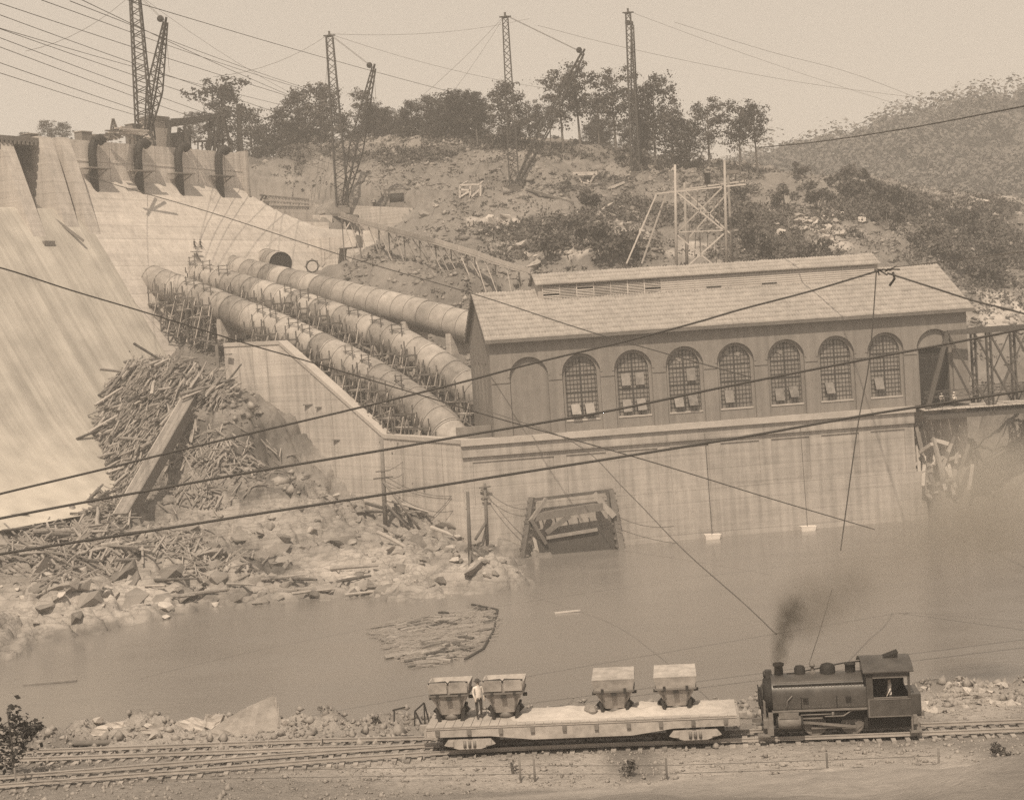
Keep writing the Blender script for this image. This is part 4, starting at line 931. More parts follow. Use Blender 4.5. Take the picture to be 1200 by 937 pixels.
part('injector_pipe', WORN, lambda m: (m.tube([(1.2, -1.2, 1.5), (1.25, -1.2, 1.95), (1.5, -1.17, 2.2)], .03, 6), m.tube([(3.0, -1.25, 1.1), (3.9, -1.25, 1.1), (4.3, -1.22, 1.35), (4.9, -1.22, 1.35)], .035, 6)))
part('front_pipe', WORN, lambda m: m.tube([(.3, -.7, 1.1), (.25, -.75, 1.7), (.35, -.72, 2.5)], .04, 6)); part('tank_handrail', WORN, lambda m: m.tube([(.7, -1.0, 2.85), (2.0, -1.02, 2.86), (4.9, -1.0, 2.85)], .02, 6))
part('tank_step', BLACK2, lambda m: [m.bb((x, -1.3, 1.98), (x + .26, -1.1, 2.06)) for x in (2.0, 4.05)], tk)
part('smokebox', BLACK2, lambda m: m.lathe((0, 0, 2.0), [(.3, .12), (.82, .18), (.92, .25), (.92, .9)], 28, 'x'))
part('smokebox_door', STEEL, lambda m: (m.lathe((0, 0, 2.0), [(.05, .02), (.5, .06), (.62, .119)], 24, 'x'), [m.box((.08, y, 2.0), (.05, .5, .05)) for y in (-.3, .3)]))
part('chimney', BLACK2, lambda m: m.lathe((.98, 0, 2.98), [(.26, -.1), (.22, .12), (.2, .5), (.27, .54), (.27, .66), (.21, .67), (.20, .5)], 20))
part('sand_dome', BLACK2, lambda m: m.lathe((2.0, 0, 3.0), [(.34, -.1), (.27, .04), (.27, .35), (.2, .46), (.02, .5)], 18))
part('whistle', WORN, lambda m: (m.lathe((2.62, 0, 3.0), [(.2, -.02), (.15, .1), (.08, .14), (.08, .38), (.13, .4), (.13, .52), (.02, .6)], 12), m.bb((2.5, -.2, 3.02), (2.75, .2, 3.16))))
part('steam_dome', BLACK2, lambda m: m.lathe((3.35, 0, 2.98), [(.45, -.1), (.38, .06), (.38, .35), (.3, .5), (.12, .57), (.02, .58)], 20))
part('rear_dome', BLACK2, lambda m: m.lathe((4.45, 0, 3.0), [(.32, -.1), (.25, .04), (.25, .42), (.28, .44), (.26, .5), (.02, .52)], 18))
part('tank_filler', BLACK2, lambda m: m.tube([(1.35, 0, 3.08), (1.75, 0, 3.1), (3.0, .1, 3.28), (4.2, .1, 3.5), (5.1, .1, 3.55)], .035, 6))
part('headlamp', STEEL, lambda m: (m.bb((.3, -.2, 2.9), (.62, .2, 3.3)), m.lathe((0, 0, 3.1), [(.15, .2), (.17, .28), (.17, .3)], 14, 'x')))
part('running_board', WORN, lambda m: (m.bb((.5, -1.32, 1.40), (5.05, -1.0, 1.46)), m.bb((.5, 1.0, 1.40), (5.05, 1.32, 1.46))))
part('boiler', BLACK2, lambda m: m.tube([(.8, 0, 1.72), (5.0, 0, 1.72)], .8, 20))
part('main_frame', BLACK2, lambda m: (m.bb((.3, -.55, .55), (7.2, -.42, 1.1)), m.bb((.3, .42, .55), (7.2, .55, 1.1)), m.bb((4.9, -1.0, .35), (7.1, 1.0, 1.05)), m.bb((3.4, -.9, .8), (5.0, .9, 1.35))))
part('front_beam', WORN, lambda m: m.bb((.05, -1.3, .62), (.3, 1.3, 1.02)))
part('front_step', WORN, lambda m: (m.bb((-.25, -1.35, .18), (.35, -.85, .26)), m.bb((.22, -1.32, .2), (.30, -.9, .7)))); part('front_step', WORN, lambda m: (m.bb((-.25, .85, .18), (.35, 1.35, .26)), m.bb((.22, .9, .2), (.3, 1.32, .7))))
part('pilot_ladder', WORN, lambda m: (m.bb((.30, -1.36, .25), (.52, -1.16, 1.4)), m.bb((.1, -1.0, 1.02), (.2, -.5, 1.9)), m.bb((.1, .5, 1.02), (.2, 1.0, 1.9))))
part('front_rigging', BLACK2, lambda m: [m.tube([(.02, y, 1.0), (-.05, y, 2.3)], .03, 6) for y in (-1.1, 1.1)] + [m.bb((-.1, -.25, 1.5), (.1, .25, 2.4)), m.tube([(-.05, -1.1, 2.2), (-.05, 1.1, 2.2)], .03, 6)])
for y in (-1, 1):
    cy = part('cylinder', WORN, lambda m: m.tube([(.75, y * 1.15, .85), (1.85, y * 1.15, .85)], .33, 18))
    part('cylinder_cover', BLACK2, lambda m: (m.tube([(.66, y * 1.15, .85), (.75, y * 1.15, .85)], .26, 16), m.tube([(1.85, y * 1.15, .85), (1.95, y * 1.15, .85)], .36, 16)), cy)
    part('valve_chest', WORN, lambda m: m.bb((.8, y * 1.15 - .28, 1.1), (1.75, y * 1.15 + .28, 1.38)), cy)
    for wx in (2.55, 4.35):
        wh = part('driving_wheel', BLACK2, lambda m: (m.lathe((wx, y * .74, .55), [(.46, -.065), (.55, -.065), (.55, .065), (.46, .065)], 28, 'y'), m.lathe((wx, y * .74, .55), [(.13, -.1), (.13, .1)], 14, 'y')))
        part('tyre', WORN, lambda m: m.lathe((wx, y * .815, .55), [(.50, -.005), (.555, -.005), (.555, .008), (.50, .008)], 28, 'y'), wh)
        def spk(m):
            for k in range(12):
                a = k * math.pi / 6 + .2; m.beam((wx + .1 * math.cos(a), y * .78, .55 + .1 * math.sin(a)), (wx + .49 * math.cos(a), y * .78, .55 + .49 * math.sin(a)), .06, .05)
            m.prism([(wx + .2, y * .83, .25), (wx + .44, y * .83, .45), (wx + .44, y * .83, .68), (wx + .3, y * .83, .8), (wx + .14, y * .83, .55)], (0, y * .03, 0))
        part('spokes', WORN, spk, wh)
    part('coupling_rod', WORN, lambda m: m.beam((2.35, y * .98, .47), (4.5, y * .98, .47), .05, .12))
    part('connecting_rod', WORN, lambda m: (m.beam((1.9, y * 1.1, .82), (4.3, y * 1.08, .5), .06, .13), m.beam((1.9, y * 1.15, 1.02), (2.9, y * 1.15, 1.02), .08, .08)))
    part('hand_rail', WORN, lambda m: (m.tube([(1.85, y * 1.26, 1.22), (3.3, y * 1.26, 1.22)], .03, 6), m.lathe((3.4, y * 1.2, 1.05), [(.08, 0), (.08, .3)], 8)))
    part('air_reservoir', BLACK2, lambda m: m.tube([(2.1, y * 1.1, 1.2), (4.0, y * 1.1, 1.2)], .15, 12))
# cab
def cabside(m, y):
    t = .05; x0, x1 = 5.05, 7.12
    for a, b in (((x0, 1.0), (x1, 1.95)), ((x0, 1.95), (x0 + .3, 3.2)), ((x1 - .12, 1.95), (x1, 3.2)), ((x0, 3.0), (x1, 3.36))): m.bb((a[0], y - t / 2, a[1] + .002), (b[0], y + t / 2, b[1] - .001))
def cab(m):
    cabside(m, -1.38); m.bb((5.05, 1.355, 1.002), (7.12, 1.405, 3.359))
    m.bb((5.05, -1.35, 1.0), (5.1, 1.35, 3.34)); m.bb((7.07, -1.35, 1.0), (7.12, 1.35, 2.1)); m.bb((7.07, -1.35, 3.0), (7.12, 1.35, 3.34)); m.bb((7.07, -1.35, 2.1), (7.12, -1.0, 3.0)); m.bb((7.07, 1.0, 2.1), (7.12, 1.35, 3.0)); m.bb((5.1, -1.35, 1.0), (7.07, 1.35, 1.06))
cb = part('cab', BLACK, cab)
def cabroof(m):
    n = 12; top = []; 
    for k in range(n + 1):
        a = -1 + 2 * k / n; top.append((a * 1.55, 3.34 + .46 * (1 - a * a)))
    vs = [(x, y, z) for x in (4.9, 7.3) for y, z in top] + [(x, y, z - .06) for x in (4.9, 7.3) for y, z in top]; N_ = n + 1
    m.add(vs, [(i, N_ + i, N_ + i + 1, i + 1) for i in range(n)] + [(2 * N_ + i, 2 * N_ + i + 1, 3 * N_ + i + 1, 3 * N_ + i) for i in range(n)], True)
    m.add(vs, [(i, i + 1, 2 * N_ + i + 1, 2 * N_ + i) for i in range(n)] + [(N_ + i, 3 * N_ + i, 3 * N_ + i + 1, N_ + i + 1) for i in range(n)] + [(0, 2 * N_, 3 * N_, N_), (n, N_ + n, 3 * N_ + n, 2 * N_ + n)])
    m.add([(5.08, y, z) for y, z in top] + [(5.08, 1.35, 3.3), (5.08, -1.35, 3.3)], [tuple(range(N_ + 2))]); m.add([(7.1, y, z) for y, z in top] + [(7.1, 1.35, 3.3), (7.1, -1.35, 3.3)], [tuple(range(N_ + 2))])
part('cab_roof', BLACK, cabroof); part('roof_vent', BLACK2, lambda m: m.prism([(6.0, -.4, 3.78), (6.7, -.4, 3.78), (6.75, -.4, 4.05)], (0, .7, 0)))
part('panel_trim', WORN, lambda m: [m.bb(a, b) for a, b in (((5.1, -1.42, 1.05), (5.15, -1.406, 1.9)), ((5.1, -1.42, 1.0), (7.1, -1.406, 1.05)), ((5.1, -1.42, 1.88), (7.1, -1.406, 1.93)))], cb)
part('window_frame', WORN, lambda m: [m.bb((5.36, -1.43, 1.96), (6.98, -1.407, 2.02)), m.bb((5.36, -1.43, 2.98), (6.98, -1.407, 3.03))], cb)
part('cab_fittings', WORN, lambda m: (m.tube([(5.3, -.2, 1.2), (5.3, -.2, 2.6)], .05, 6), m.lathe((5.12, .3, 2.3), [(.2, 0), (.22, .06)], 12, 'x'), m.tube([(5.4, .4, 2.4), (5.7, -.3, 2.0)], .03, 6)), cb)
part('bunker', BLACK, lambda m: m.bb((7.13, -1.0, 1.0), (7.65, 1.0, 2.0))); part('rear_beam', WORN, lambda m: m.bb((7.2, -1.3, .55), (7.4, 1.3, .98)))
part('rear_step', WORN, lambda m: (m.bb((7.05, -1.34, .12), (7.6, -.9, .2)), m.bb((7.1, -1.3, .2), (7.18, -.95, .95)), m.bb((7.35, -1.2, .2), (7.5, -1.05, .6))))
part('coupler', WORN, lambda m: (m.bb((-.45, -.1, .62), (.05, .1, .82)), m.bb((7.4, -.1, .62), (7.9, .1, .82))))
human('engine driver in pale shirt standing behind the cab window', LO + Matrix.Rotation(la, 3, 'Z') @ Vector((5.6, -.68, .92)), la - math.pi / 2, 'stand', 1.5, hat=1)
# ================================================================ FAR BANK: TREES
def tree_proto(name, kind, seed):
    rs = np.random.RandomState(seed); r_ = random.Random(seed)
    t = thing(name, 'tree', 'tree', (0, 0, 0)); H_ = 14.0; m = MB(); C = []; NM = []
    lean = Vector((r_.uniform(-.6, .6), r_.uniform(-.6, .6), 0))
    tp = [Vector((0, 0, -.6)), Vector((0, 0, .5)), lean * .3 + Vector((0, 0, 4.5)), lean * .7 + Vector((0, 0, 8.5)), lean + Vector((0, 0, 12.6))]
    m.tube(tp, [.3, .26, .19, .13, .04], 7, False)
    base = {'tall': 5.0, 'dense': 1.2, 'thin': 7.0, 'pine': 2.5}[kind]; nl = {'tall': 19, 'dense': 32, 'thin': 13, 'pine': 24}[kind]
    for k in range(nl):
        z = base + (13.0 - base) * (k + r_.random() * .7) / nl; f = (z - base) / (13.5 - base)
        p = Vector((0, 0, 0)); i = max(j for j in range(4) if tp[j].z <= z); p = tp[i].lerp(tp[i + 1], min(1, (z - tp[i].z) / (tp[i + 1].z - tp[i].z)))
        a = r_.uniform(0, 6.28) if k else 0; a = k * 2.4 + r_.uniform(-.5, .5)
        wid = {'tall': 3.2 * math.sin(.35 + f * 2.5), 'dense': 3.3 * math.sin(.75 + f * 2.2), 'thin': 2.1 * math.sin(.5 + f * 2.3), 'pine': 2.6 * (1.05 - f)}[kind] * r_.uniform(.65, 1.15) + .3
        rise = {'tall': .55, 'dense': .35, 'thin': .6, 'pine': -.1}[kind]
        e = p + Vector((math.cos(a) * wid, math.sin(a) * wid, wid * rise))
        m.tube([p, p.lerp(e, .55) + Vector((0, 0, .15)), e], [.09, .06, .025], 5, False)
        nc = 4
        for j in range(nc):
            c = p.lerp(e, r_.uniform(.35, 1.15)) + Vector((r_.gauss(0, .65), r_.gauss(0, .65), r_.gauss(.15, .6)))
            nlv = r_.randint(18, 52); q = rs.normal(size=(nlv, 3)) * .62
            NM.append(q / (np.linalg.norm(q, axis=1)[:, None] + 1e-6) + np.array([0, 0, .3])); C.append(np.array(c) + q * np.array([1.0, 1.0, .62 if kind != 'pine' else .3]) * r_.uniform(.6, 1.15))
    C = np.concatenate(C); Vl, Fl = leafquads(C, .44, rs=rs, nrm=np.concatenate(NM))
    m.build('trunk', BARK, t); link('crown', npmesh('crown', Vl, Fl, LEAF), t); return kids(t)
PT = {}
for i, kd in enumerate(('tall', 'tall', 'dense', 'dense', 'thin', 'pine')): PT.setdefault(kd, []).append(tree_proto({'pine': 'pine_tree'}.get(kd, 'broadleaf_tree'), kd, 100 + i))
used = set()
def plant(kd, loc, h, label, group=None, wide=1.0):
    p = R.choice(PT[kd]); s_ = h / 13.6; sc_ = (s_ * wide, s_ * wide, s_)
    if p.name not in used:
        used.add(p.name); p.location = loc; p.scale = sc_; p.rotation_euler.z = R.uniform(0, 6.28); p['label'] = label
        if group: p['group'] = group
        return p
    o = dup(p, loc, R.uniform(0, 6.28), sc_, label)
    if group: o['group'] = group
    elif 'group' in o: del o['group']
    return o
# standing trees of the skyline: x of the trunk, y of the top, y of the foot, distance, kind, label
TR = [(262,97,200,372,'tall','pale round-headed tree standing up behind the gantry on the dam',1.1),(298,128,205,372,'dense','bushy tree just right of the gantry on the dam',1.1),(330,124,200,368,'pine','pine with drooping limbs between gantry and tall derrick',1.2),
 (356,106,196,362,'dense','bushy tree left of the tall derrick mast by the dam',1.0),(384,98,192,358,'dense','big dark tree directly behind the mast of the dam-side derrick',1.15),(430,108,182,352,'tall','tree with open crown behind the dam-side derrick boom',.9),(456,126,182,350,'dense','rounded tree right of the dam-side derrick boom',1.0),
 (505,128,175,346,'dense','low tree left of the biggest dark tree clump',1.0),(538,106,172,342,'dense','biggest dark tree of the clump in mid skyline',1.25),(560,110,172,340,'tall','loose-crowned tree at the right side of the dark clump',.9),(600,96,172,336,'dense','broad tree behind the mast of the middle derrick',1.1),(622,122,172,336,'tall','tree between middle derrick mast and its boom',.9),
 (645,126,171,336,'thin','thin tree under the raised boom of the middle derrick',1.0),(660,92,170,335,'tall','tree with bare lower trunk where the middle boom crosses',1.0),(680,80,170,335,'tall','tall open tree beside the tip of the middle derrick boom',1.0),(702,112,172,335,'thin','slender tree between the open tree and right derrick mast',1.0),(722,86,176,335,'tall','tall open-crowned tree left of the right derrick mast',1.0),
 (748,108,185,335,'thin','thin tree close behind the right derrick mast',1.0),(768,94,190,334,'tall','tall ragged tree just right of the right derrick mast',.85),(790,128,194,334,'dense','dark bushy tree right of the right derrick mast',1.2),(806,140,197,333,'dense','low dark tree left of the two end trees',1.1),(832,122,203,331,'tall','spreading tree second from the skyline end',1.1),(868,124,208,329,'tall','last tall tree of the skyline with ragged crown',1.05),(888,128,207,328,'thin','narrow tree touching the last tall tree',1.0),(752,130,188,337,'dense','dark low tree filling the gap behind the right mast',1.0)]
for x, yt, yf, Y, kd, lab, wd in TR:
    p = at(x, yf, Y); z = gz(p.x, Y); top = at(x, yt, Y).z; plant(kd, (p.x, Y, z - .2), max(top - z, 5), lab, None, wd)
for k, x in enumerate(sorted([R.uniform(285, 800) for _ in range(38)] + [R.uniform(410, 575) for _ in range(18)])):
    Y = R.uniform(350, 385); p = at(x, 180, Y); z = gz(p.x, Y)
    plant(R.choice(['dense', 'thin', 'dense', 'pine', 'tall']), (p.x, Y, z - .3), R.uniform(6, 10.5) * (1.15 if x < 560 else .9), 'smaller tree of the ridge wood behind the taller trees, %s small one from the left' % ordinal(k), 'small trees of the ridge wood', R.uniform(.9, 1.3))
for x, y, h in ((30, 160, 3), (57, 158, 5.5), (74, 158, 5.0), (92, 168, 2.5), (228, 150, 6)):
    Y = 420; p = at(x, y + 14, Y); plant('dense', p - Vector((0, 0, 1)), h + 2, 'small far tree showing over the left end of the dam crest', 'far trees over the dam crest', 1.2)
# shrubs
def shrub_proto(seed):
    rs = np.random.RandomState(seed); t = thing('shrub', 'shrub', 'shrub', (0, 0, 0)); m = MB(); C = []
    for k in range(7):
        e = Vector((rs.normal() * .9, rs.normal() * .9, 1.0 + rs.rand() * 1.2)); m.tube([(0, 0, -.2), e * .6, e], [.06, .04, .02], 4, False)
        q = rs.normal(size=(60, 3)); q /= np.linalg.norm(q, axis=1)[:, None]; C.append(np.array(e) + q * rs.rand(60, 1) ** .4 * np.array([.75, .75, .55]))
    Vl, Fl = leafquads(np.concatenate(C), .42, rs=rs); m.build('stems', BARK, t); link('foliage', npmesh('foliage', Vl, Fl, LEAF2), t); return kids(t)
SP_ = [shrub_proto(300 + i) for i in range(3)]; firsts = list(SP_)
SHR = [(985,218),(1000,214),(1012,226),(1030,222),(945,225),(935,205),(958,240),(1045,232),(1060,240),(1075,250),(1095,246),(1110,258),(1020,240),(990,232),(870,262),(885,285),(905,296),(920,240),(872,230),(700,285),(715,300),(640,300),(655,272),(1130,262),(1150,280),(1080,290),(1120,310),(1040,265),(760,196),(775,200),(740,192),(700,245),(1150,330),(940,300),(960,295),(1170,300)]
for i, (x, y) in enumerate(sorted(SHR)):
    p = on(x, y + 4, 215); s_ = R.uniform(.9, 1.9)
    if firsts: o = firsts.pop(); o.location = p; o.scale = (s_,) * 3
    else: o = dup(R.choice(SP_), p, R.uniform(0, 6.28), s_)
    o['label'] = 'round leafy shrub on the scrubby slope behind the powerhouse, %s shrub from the left' % ordinal(i); o['group'] = 'shrubs on the slope'

# ---------------------------------------------------------------- derricks
def derrick(label, mb, mt, bt, wm, wb, bfoot=None, nb=26, guys=(), boomw=1.5, back=None):
    t = thing('derrick', label, 'derrick', mb); tp = Vector(mt)
    m = MB(); m.lattice(Vector(mb) + Vector((0, 0, .6)), tp, wm, wm * .55, nb, .24, .12); m.build('mast', STEEL, t, True)
    m = MB(); m.lathe(tp, [(.7, 0), (.7, .25), (.2, .3), (.2, 1.0)], 10); m.tube([tp + Vector((-1.1, 0, .2)), tp + Vector((1.1, 0, .2))], .14, 6); m.build('mast_head', STEEL, t, True)
    bf = Vector(bfoot) if bfoot else Vector(mb) + (Vector(bt) - Vector(mb)).normalized() * 1.4
    m = MB(); m.lattice(bf, bt, .6, .5, nb - 2, .2, .11, wm=boomw); m.build('boom', STEEL, t, True)
    d = (Vector(bt) - bf).normalized(); m = MB(); m.tube([Vector(bt), Vector(bt) + d * .8], .2, 6); m.lathe(Vector(bt) + d * .5 + Vector((-.9, -.15, .1)), [(.1, 0), (.55, .05), (.55, .25), (.1, .3)], 12, 'y'); m.build('boom_sheave', BLACK2, t, True)
    m = MB(); b = Vector(mb); m.bb((b.x - 1.4, b.y - 1.4, b.z - .8), (b.x + 1.4, b.y + 1.4, b.z + .3)); m.beam(b + Vector((-1.6, -1, .3)), b + Vector((0, 0, 3.5)), .2, .2); m.beam(b + Vector((1.6, -1, .3)), b + Vector((0, 0, 3.5)), .2, .2); m.lathe(b + Vector((0, 0, .3)), [(1.3, 0), (1.3, .3), (.5, .35)], 14); m.build('foot_frame', WOOD2, t, True)
    m = MB()
    for k in (-.12, .12): m.tube([tp + Vector((k, 0, .5)), Vector(bt) + Vector((k, 0, 0))], .035, 4, False)
    m.tube([Vector(bt), Vector(bt) - Vector((0, 0, 8))], .03, 4, False); m.build('hoist_lines', ROPE2, t, True)
    for e in guys:
        m = MB(); p0, p1 = tp + Vector((0, 0, .5)), Vector(e); pts = [p0.lerp(p1, k / 8) - Vector((0, 0, 1.5 * 4 * k / 8 * (1 - k / 8))) for k in range(9)]; m.tube(pts, .03, 4, False); m.build('guy_wire', ROPE2, t, True)
    return t
b1 = at(171, 168, 268); derrick('tall derrick standing on the dam crest with boom raised steeply', b1, at(158, -6, 268), at(194, 26, 262), 2.6, 1.6, boomw=1.9, guys=[at(385, 130, 330), at(30, 60, 240)])
b2 = on(402, 246, 280); derrick('lattice derrick between dam and hill with boom leaning right', b2, at(386, 43, b2.y), at(438, 80, b2.y - 6), 2.2, 1.5, boomw=1.9, guys=[at(688, 110, 345), at(620, 22, 400), at(250, 90, 260), at(368, 235, b2.y - 5)])
b3 = on(603, 221, 285); derrick('middle derrick on the bare hill with long boom slanting right', b3, at(592, 21, b3.y), at(683, 62, b3.y - 4), 1.8, 1.3, boomw=1.7, guys=[at(430, 160, 330), at(480, 165, 345)])
b4 = on(745, 206, 285); derrick('rightmost derrick on the hill, tall mast with boom held upright', b4, at(736, 16, b4.y), at(741, 30, b4.y + 5), 1.6, 1.2, boomw=1.2, guys=[at(1190, 160, 420)])

# gantry, lumber and frames on the dam
def crest(s_, t_, z=59.0): return D0 + da * s_ - dn * t_ + Vector((0, 0, z))
gp = [at(205, 180, 281), at(243, 178, 288), at(278, 178, 289)]
t = thing('gantry_frame', 'dark timber gantry with braced legs on top of the dam', 'gantry', (gp[0].x, gp[0].y, 58.9))
def leg(x0, y0, x1, y1, Y, w_=.55):
    MB().beam(at(x0, y0, Y), at(x1, y1, Y), w_, w_).build('leg', STEEL, t, True)
for a in ((196, 182, 199, 146, 282), (222, 182, 222, 148, 283), (208, 182, 210, 150, 286), (224, 180, 216, 148, 280), (272, 181, 262, 137, 286), (250, 181, 258, 140, 286), (244, 181, 247, 142, 290), (284, 181, 279, 122, 288), (280, 181, 279, 122, 289)): leg(*a)
m = MB(); m.beam(at(194, 146, 283), at(265, 135, 287), .8, 1.1); m.beam(at(200, 142, 287), at(264, 138, 290), .5, .8); m.build('top_beam', STEEL, t, True)
m = MB()
for x in range(205, 264, 6): m.beam(at(x, 145 - (x - 205) * .14, 283), at(x + 6, 141 - (x - 205) * .14, 287), .2, .2); m.beam(at(x, 148 - (x - 205) * .14, 283), at(x + 6, 141 - (x - 205) * .14, 283), .2, .2)
for x in range(246, 262, 4): m.beam(at(x, 180, 286), at(x + 6, 150, 286), .2, .2); m.beam(at(x + 6, 180, 286), at(x, 150, 286), .2, .2)
m.beam(at(212, 152, 283), at(224, 160, 282), .3, .3); m.beam(at(222, 152, 283), at(214, 168, 282), .3, .3); m.build('bracing', STEEL, t, True)
m = MB(); m.beam(at(228, 166, 284), at(262, 165, 287), .8, .3); m.beam(at(232, 157, 286), at(246, 152, 286), .2, .2); 
for x in range(232, 262, 5): m.beam(at(x, 179, 285), at(x, 166, 285), .2, .2)
m.build('staging', STEEL, t, True)
m = MB(); m.beam(at(198, 158, 281), at(220, 156, 282), .3, .5)
for x in range(199, 221, 3): m.beam(at(x, 182, 281), at(x, 158, 281), .5, .2)
m.build('boarding', STEEL, t, True)
p = at(188, 176, 284); q = thing('site_hut', 'small pale boarded hut on the dam behind the tall derrick', 'hut', p, DA); m = MB(); m.bb((-2.4, 0, -1.5), (2.4, 2.5, 5.2)); m.build('wall', TRIM, q); m = MB(); m.prism([(-2.6, -.3, 5.2), (-2.6, 2.8, 5.2), (-2.6, 2.8, 5.5), (-2.6, -.3, 5.9)], (5.2, 0, 0)); m.build('roof', WOOD2, q)
p = at(134, 164, 262); q = thing('timber_trestle', 'small A shaped timber frame standing on the dam crest', 'trestle', (p.x, p.y, 58.9)); 
for a, b in (((128, 163), (132, 139)), ((141, 162), (133, 139)), ((136, 164), (133, 140)), ((131, 163), (134, 142))): MB().beam(at(*a, 262 + R.random() * 2), at(*b, 262), .22, .22).build('leg', WOOD2, q, True)
m = MB(); 
for y in (146, 151, 157): m.beam(at(133 - (y - 139) * .22, y, 262), at(133 + (y - 139) * .32, y + 1, 262), .16, .16); m.beam(at(133 - (y - 139) * .22, y, 262), at(133 + (y + 5 - 139) * .32, y + 6, 262), .16, .16)
m.build('braces', WOOD2, q, True)
LUM = 0
for k in range(26):
    x = R.uniform(104, 160); y = 166 - (x - 104) * .12 - R.uniform(0, 10) * (1 if x > 120 else .4); Y = R.uniform(254, 272); p = at(x, y, Y); a = DA + R.gauss(0, .25); l = R.uniform(3, 8)
    o = MB().box((0, 0, 0), (l, .35, .22)).build('lumber_beam', R.choice([WOODL, WOOD, WOODL, WOOD2])); o.location = (p.x, p.y, max(p.z, 59.0)); o.rotation_euler = (0, R.gauss(0, .04), a); tag(o, 'squared timber lying in the lumber stack on the dam crest', 'timber', 'lumber stacked on the dam crest')
for x, y, Y, w_, lab in ((98, 160, 256, 2.2, 'dark wooden crate on the dam crest left of the A frame'), (157, 151, 268, 2.2, 'dark wooden crate on the lumber left of the tall derrick'), (36, 163, 246, 1.6, 'dark bin on the bridge deck at the dam end')):
    p = at(x, y + 5, Y); q = thing('crate', lab, 'crate', p, DA); MB().bb((-w_ / 2, -.8, 0), (w_ / 2, .8, 1.3)).build('box', WOOD2, q); m = MB(); m.bb((-w_ / 2 - .1, -.9, 1.3), (w_ / 2 + .1, .9, 1.42)); m.build('lid', WOOD, q); MB().bb((-w_ / 2 - .05, -.86, -4), (w_ / 2 + .05, .86, -.01)).build('skid', WOOD2, q)
# workers and ladder on the face
p = fp(20, 7.2); rzf = DA - math.pi / 2 + math.pi
for x, y, lab in ((228, 290, 'left of two dark workers crouching on the dam face above the ladder'), (235, 290, 'right of two dark workers crouching on the dam face above the ladder')):
    d = ray(x, y); n_ = dn * math.cos(math.atan(.645)) + Vector((0, 0, 1)) * math.sin(math.atan(.645)); q = atplane(x, y, fp(20, 10), n_); human(lab, q, DA, 'kneel', 1.7, TROU, 1)
l0 = atplane(228, 297, fp(20, 10), n_); l1 = atplane(238, 315, fp(20, 10), n_); q = thing('ladder', 'wooden ladder lying down the dam face below two workers', 'ladder', l1)
for k in (-.3, .3): MB().beam(l0 + da * k + n_ * .15, l1 + da * k + n_ * .15, .1, .14).build('rail', WOOD2, q, True)
m = MB()
for k in range(12): c = l0.lerp(l1, (k + .5) / 12) + n_ * .15; m.beam(c - da * .3, c + da * .3, .07, .07)
m.build('rungs', WOOD2, q, True)['kind'] = 'stuff'
m = MB(); m.beam(l0 + n_ * .5 - da * 1.3, l0 + n_ * .5 + da * 1.3, .3, .12); o = m.build('work_plank', WOOD2); tag(o, 'short plank staging on the dam face beside two workers', 'plank')
# stepped forms right of the dam
for r_ in range(3):
    pa_, pb_ = at(305 + r_ * 4, 232 + r_ * 7 - (1 if r_ else 0), 298 - r_ * 3), at(362, 237 + r_ * 4.5, 306 - r_ * 3); d = (pb_ - pa_); q = thing('step_form', ['top', 'middle', 'bottom'][r_] + ' row of dark notched formwork on the steps beside the dam', 'formwork', pa_)
    MB().beam(pa_ + Vector((0, 1.2, -1.2)), pb_ + Vector((0, 1.2, -1.2)), 2.6, 2.4).build('step', CONC, q, True)
    for k in range(15): c = pa_ + d * ((k + .5) / 15); MB().beam(c + Vector((-.25, -.3, -.5)), c + Vector((.25, -.3, .35)), .3, .3).build('block', WOOD2, q, True)
    MB().beam(pa_ + Vector((0, -.1, .5)), pb_ + Vector((0, -.1, .5)), .4, .25).build('top_rail', WOOD, q, True)
q = thing('terrace_wall', 'long low white concrete wall at the foot of the bare hill behind derrick', 'wall', at(440, 250, 300)); m = MB()
a, b, c = at(300, 236, 312), at(395, 240, 309), at(540, 246, 303); m.prism([a, b, c, c - Vector((0, 0, 5)), b - Vector((0, 0, 8)), a - Vector((0, 0, 8))], (0, 1.5, 0)); m.build('wall_face', CONC, q, True)
for y0, x0, x1, Y0 in ((252, 318, 388, 300), (260, 324, 384, 297), (269, 330, 366, 294)):
    a, b = at(x0, y0, Y0), at(x1, y0 + 1, Y0 + 2); MB().beam(a - Vector((0, 0, 1.5)), b - Vector((0, 0, 1.5)), 3.0, 3.0).build('apron_step', CONC, q, True)

c = at(366, 312, 277); q = thing('pipe_collar', 'iron collar ring standing on rubble right of the open pipe stub', 'pipe collar', c)
m = MB(); m.tube([c + Vector((1.0 * math.cos(a), .2 * math.sin(a), 1.0 * math.sin(a))) for a in np.linspace(0, 2 * math.pi, 25)], .13, 6, False); m.build('ring', BLACK2, q, True)
m = MB()
for a in np.linspace(0, 2 * math.pi, 9)[:-1]: m.box(c + Vector((1.15 * math.cos(a), .2 * math.sin(a), 1.15 * math.sin(a))), (.3, .3, .3))
m.build('lugs', WORN, q, True)['kind'] = 'stuff'
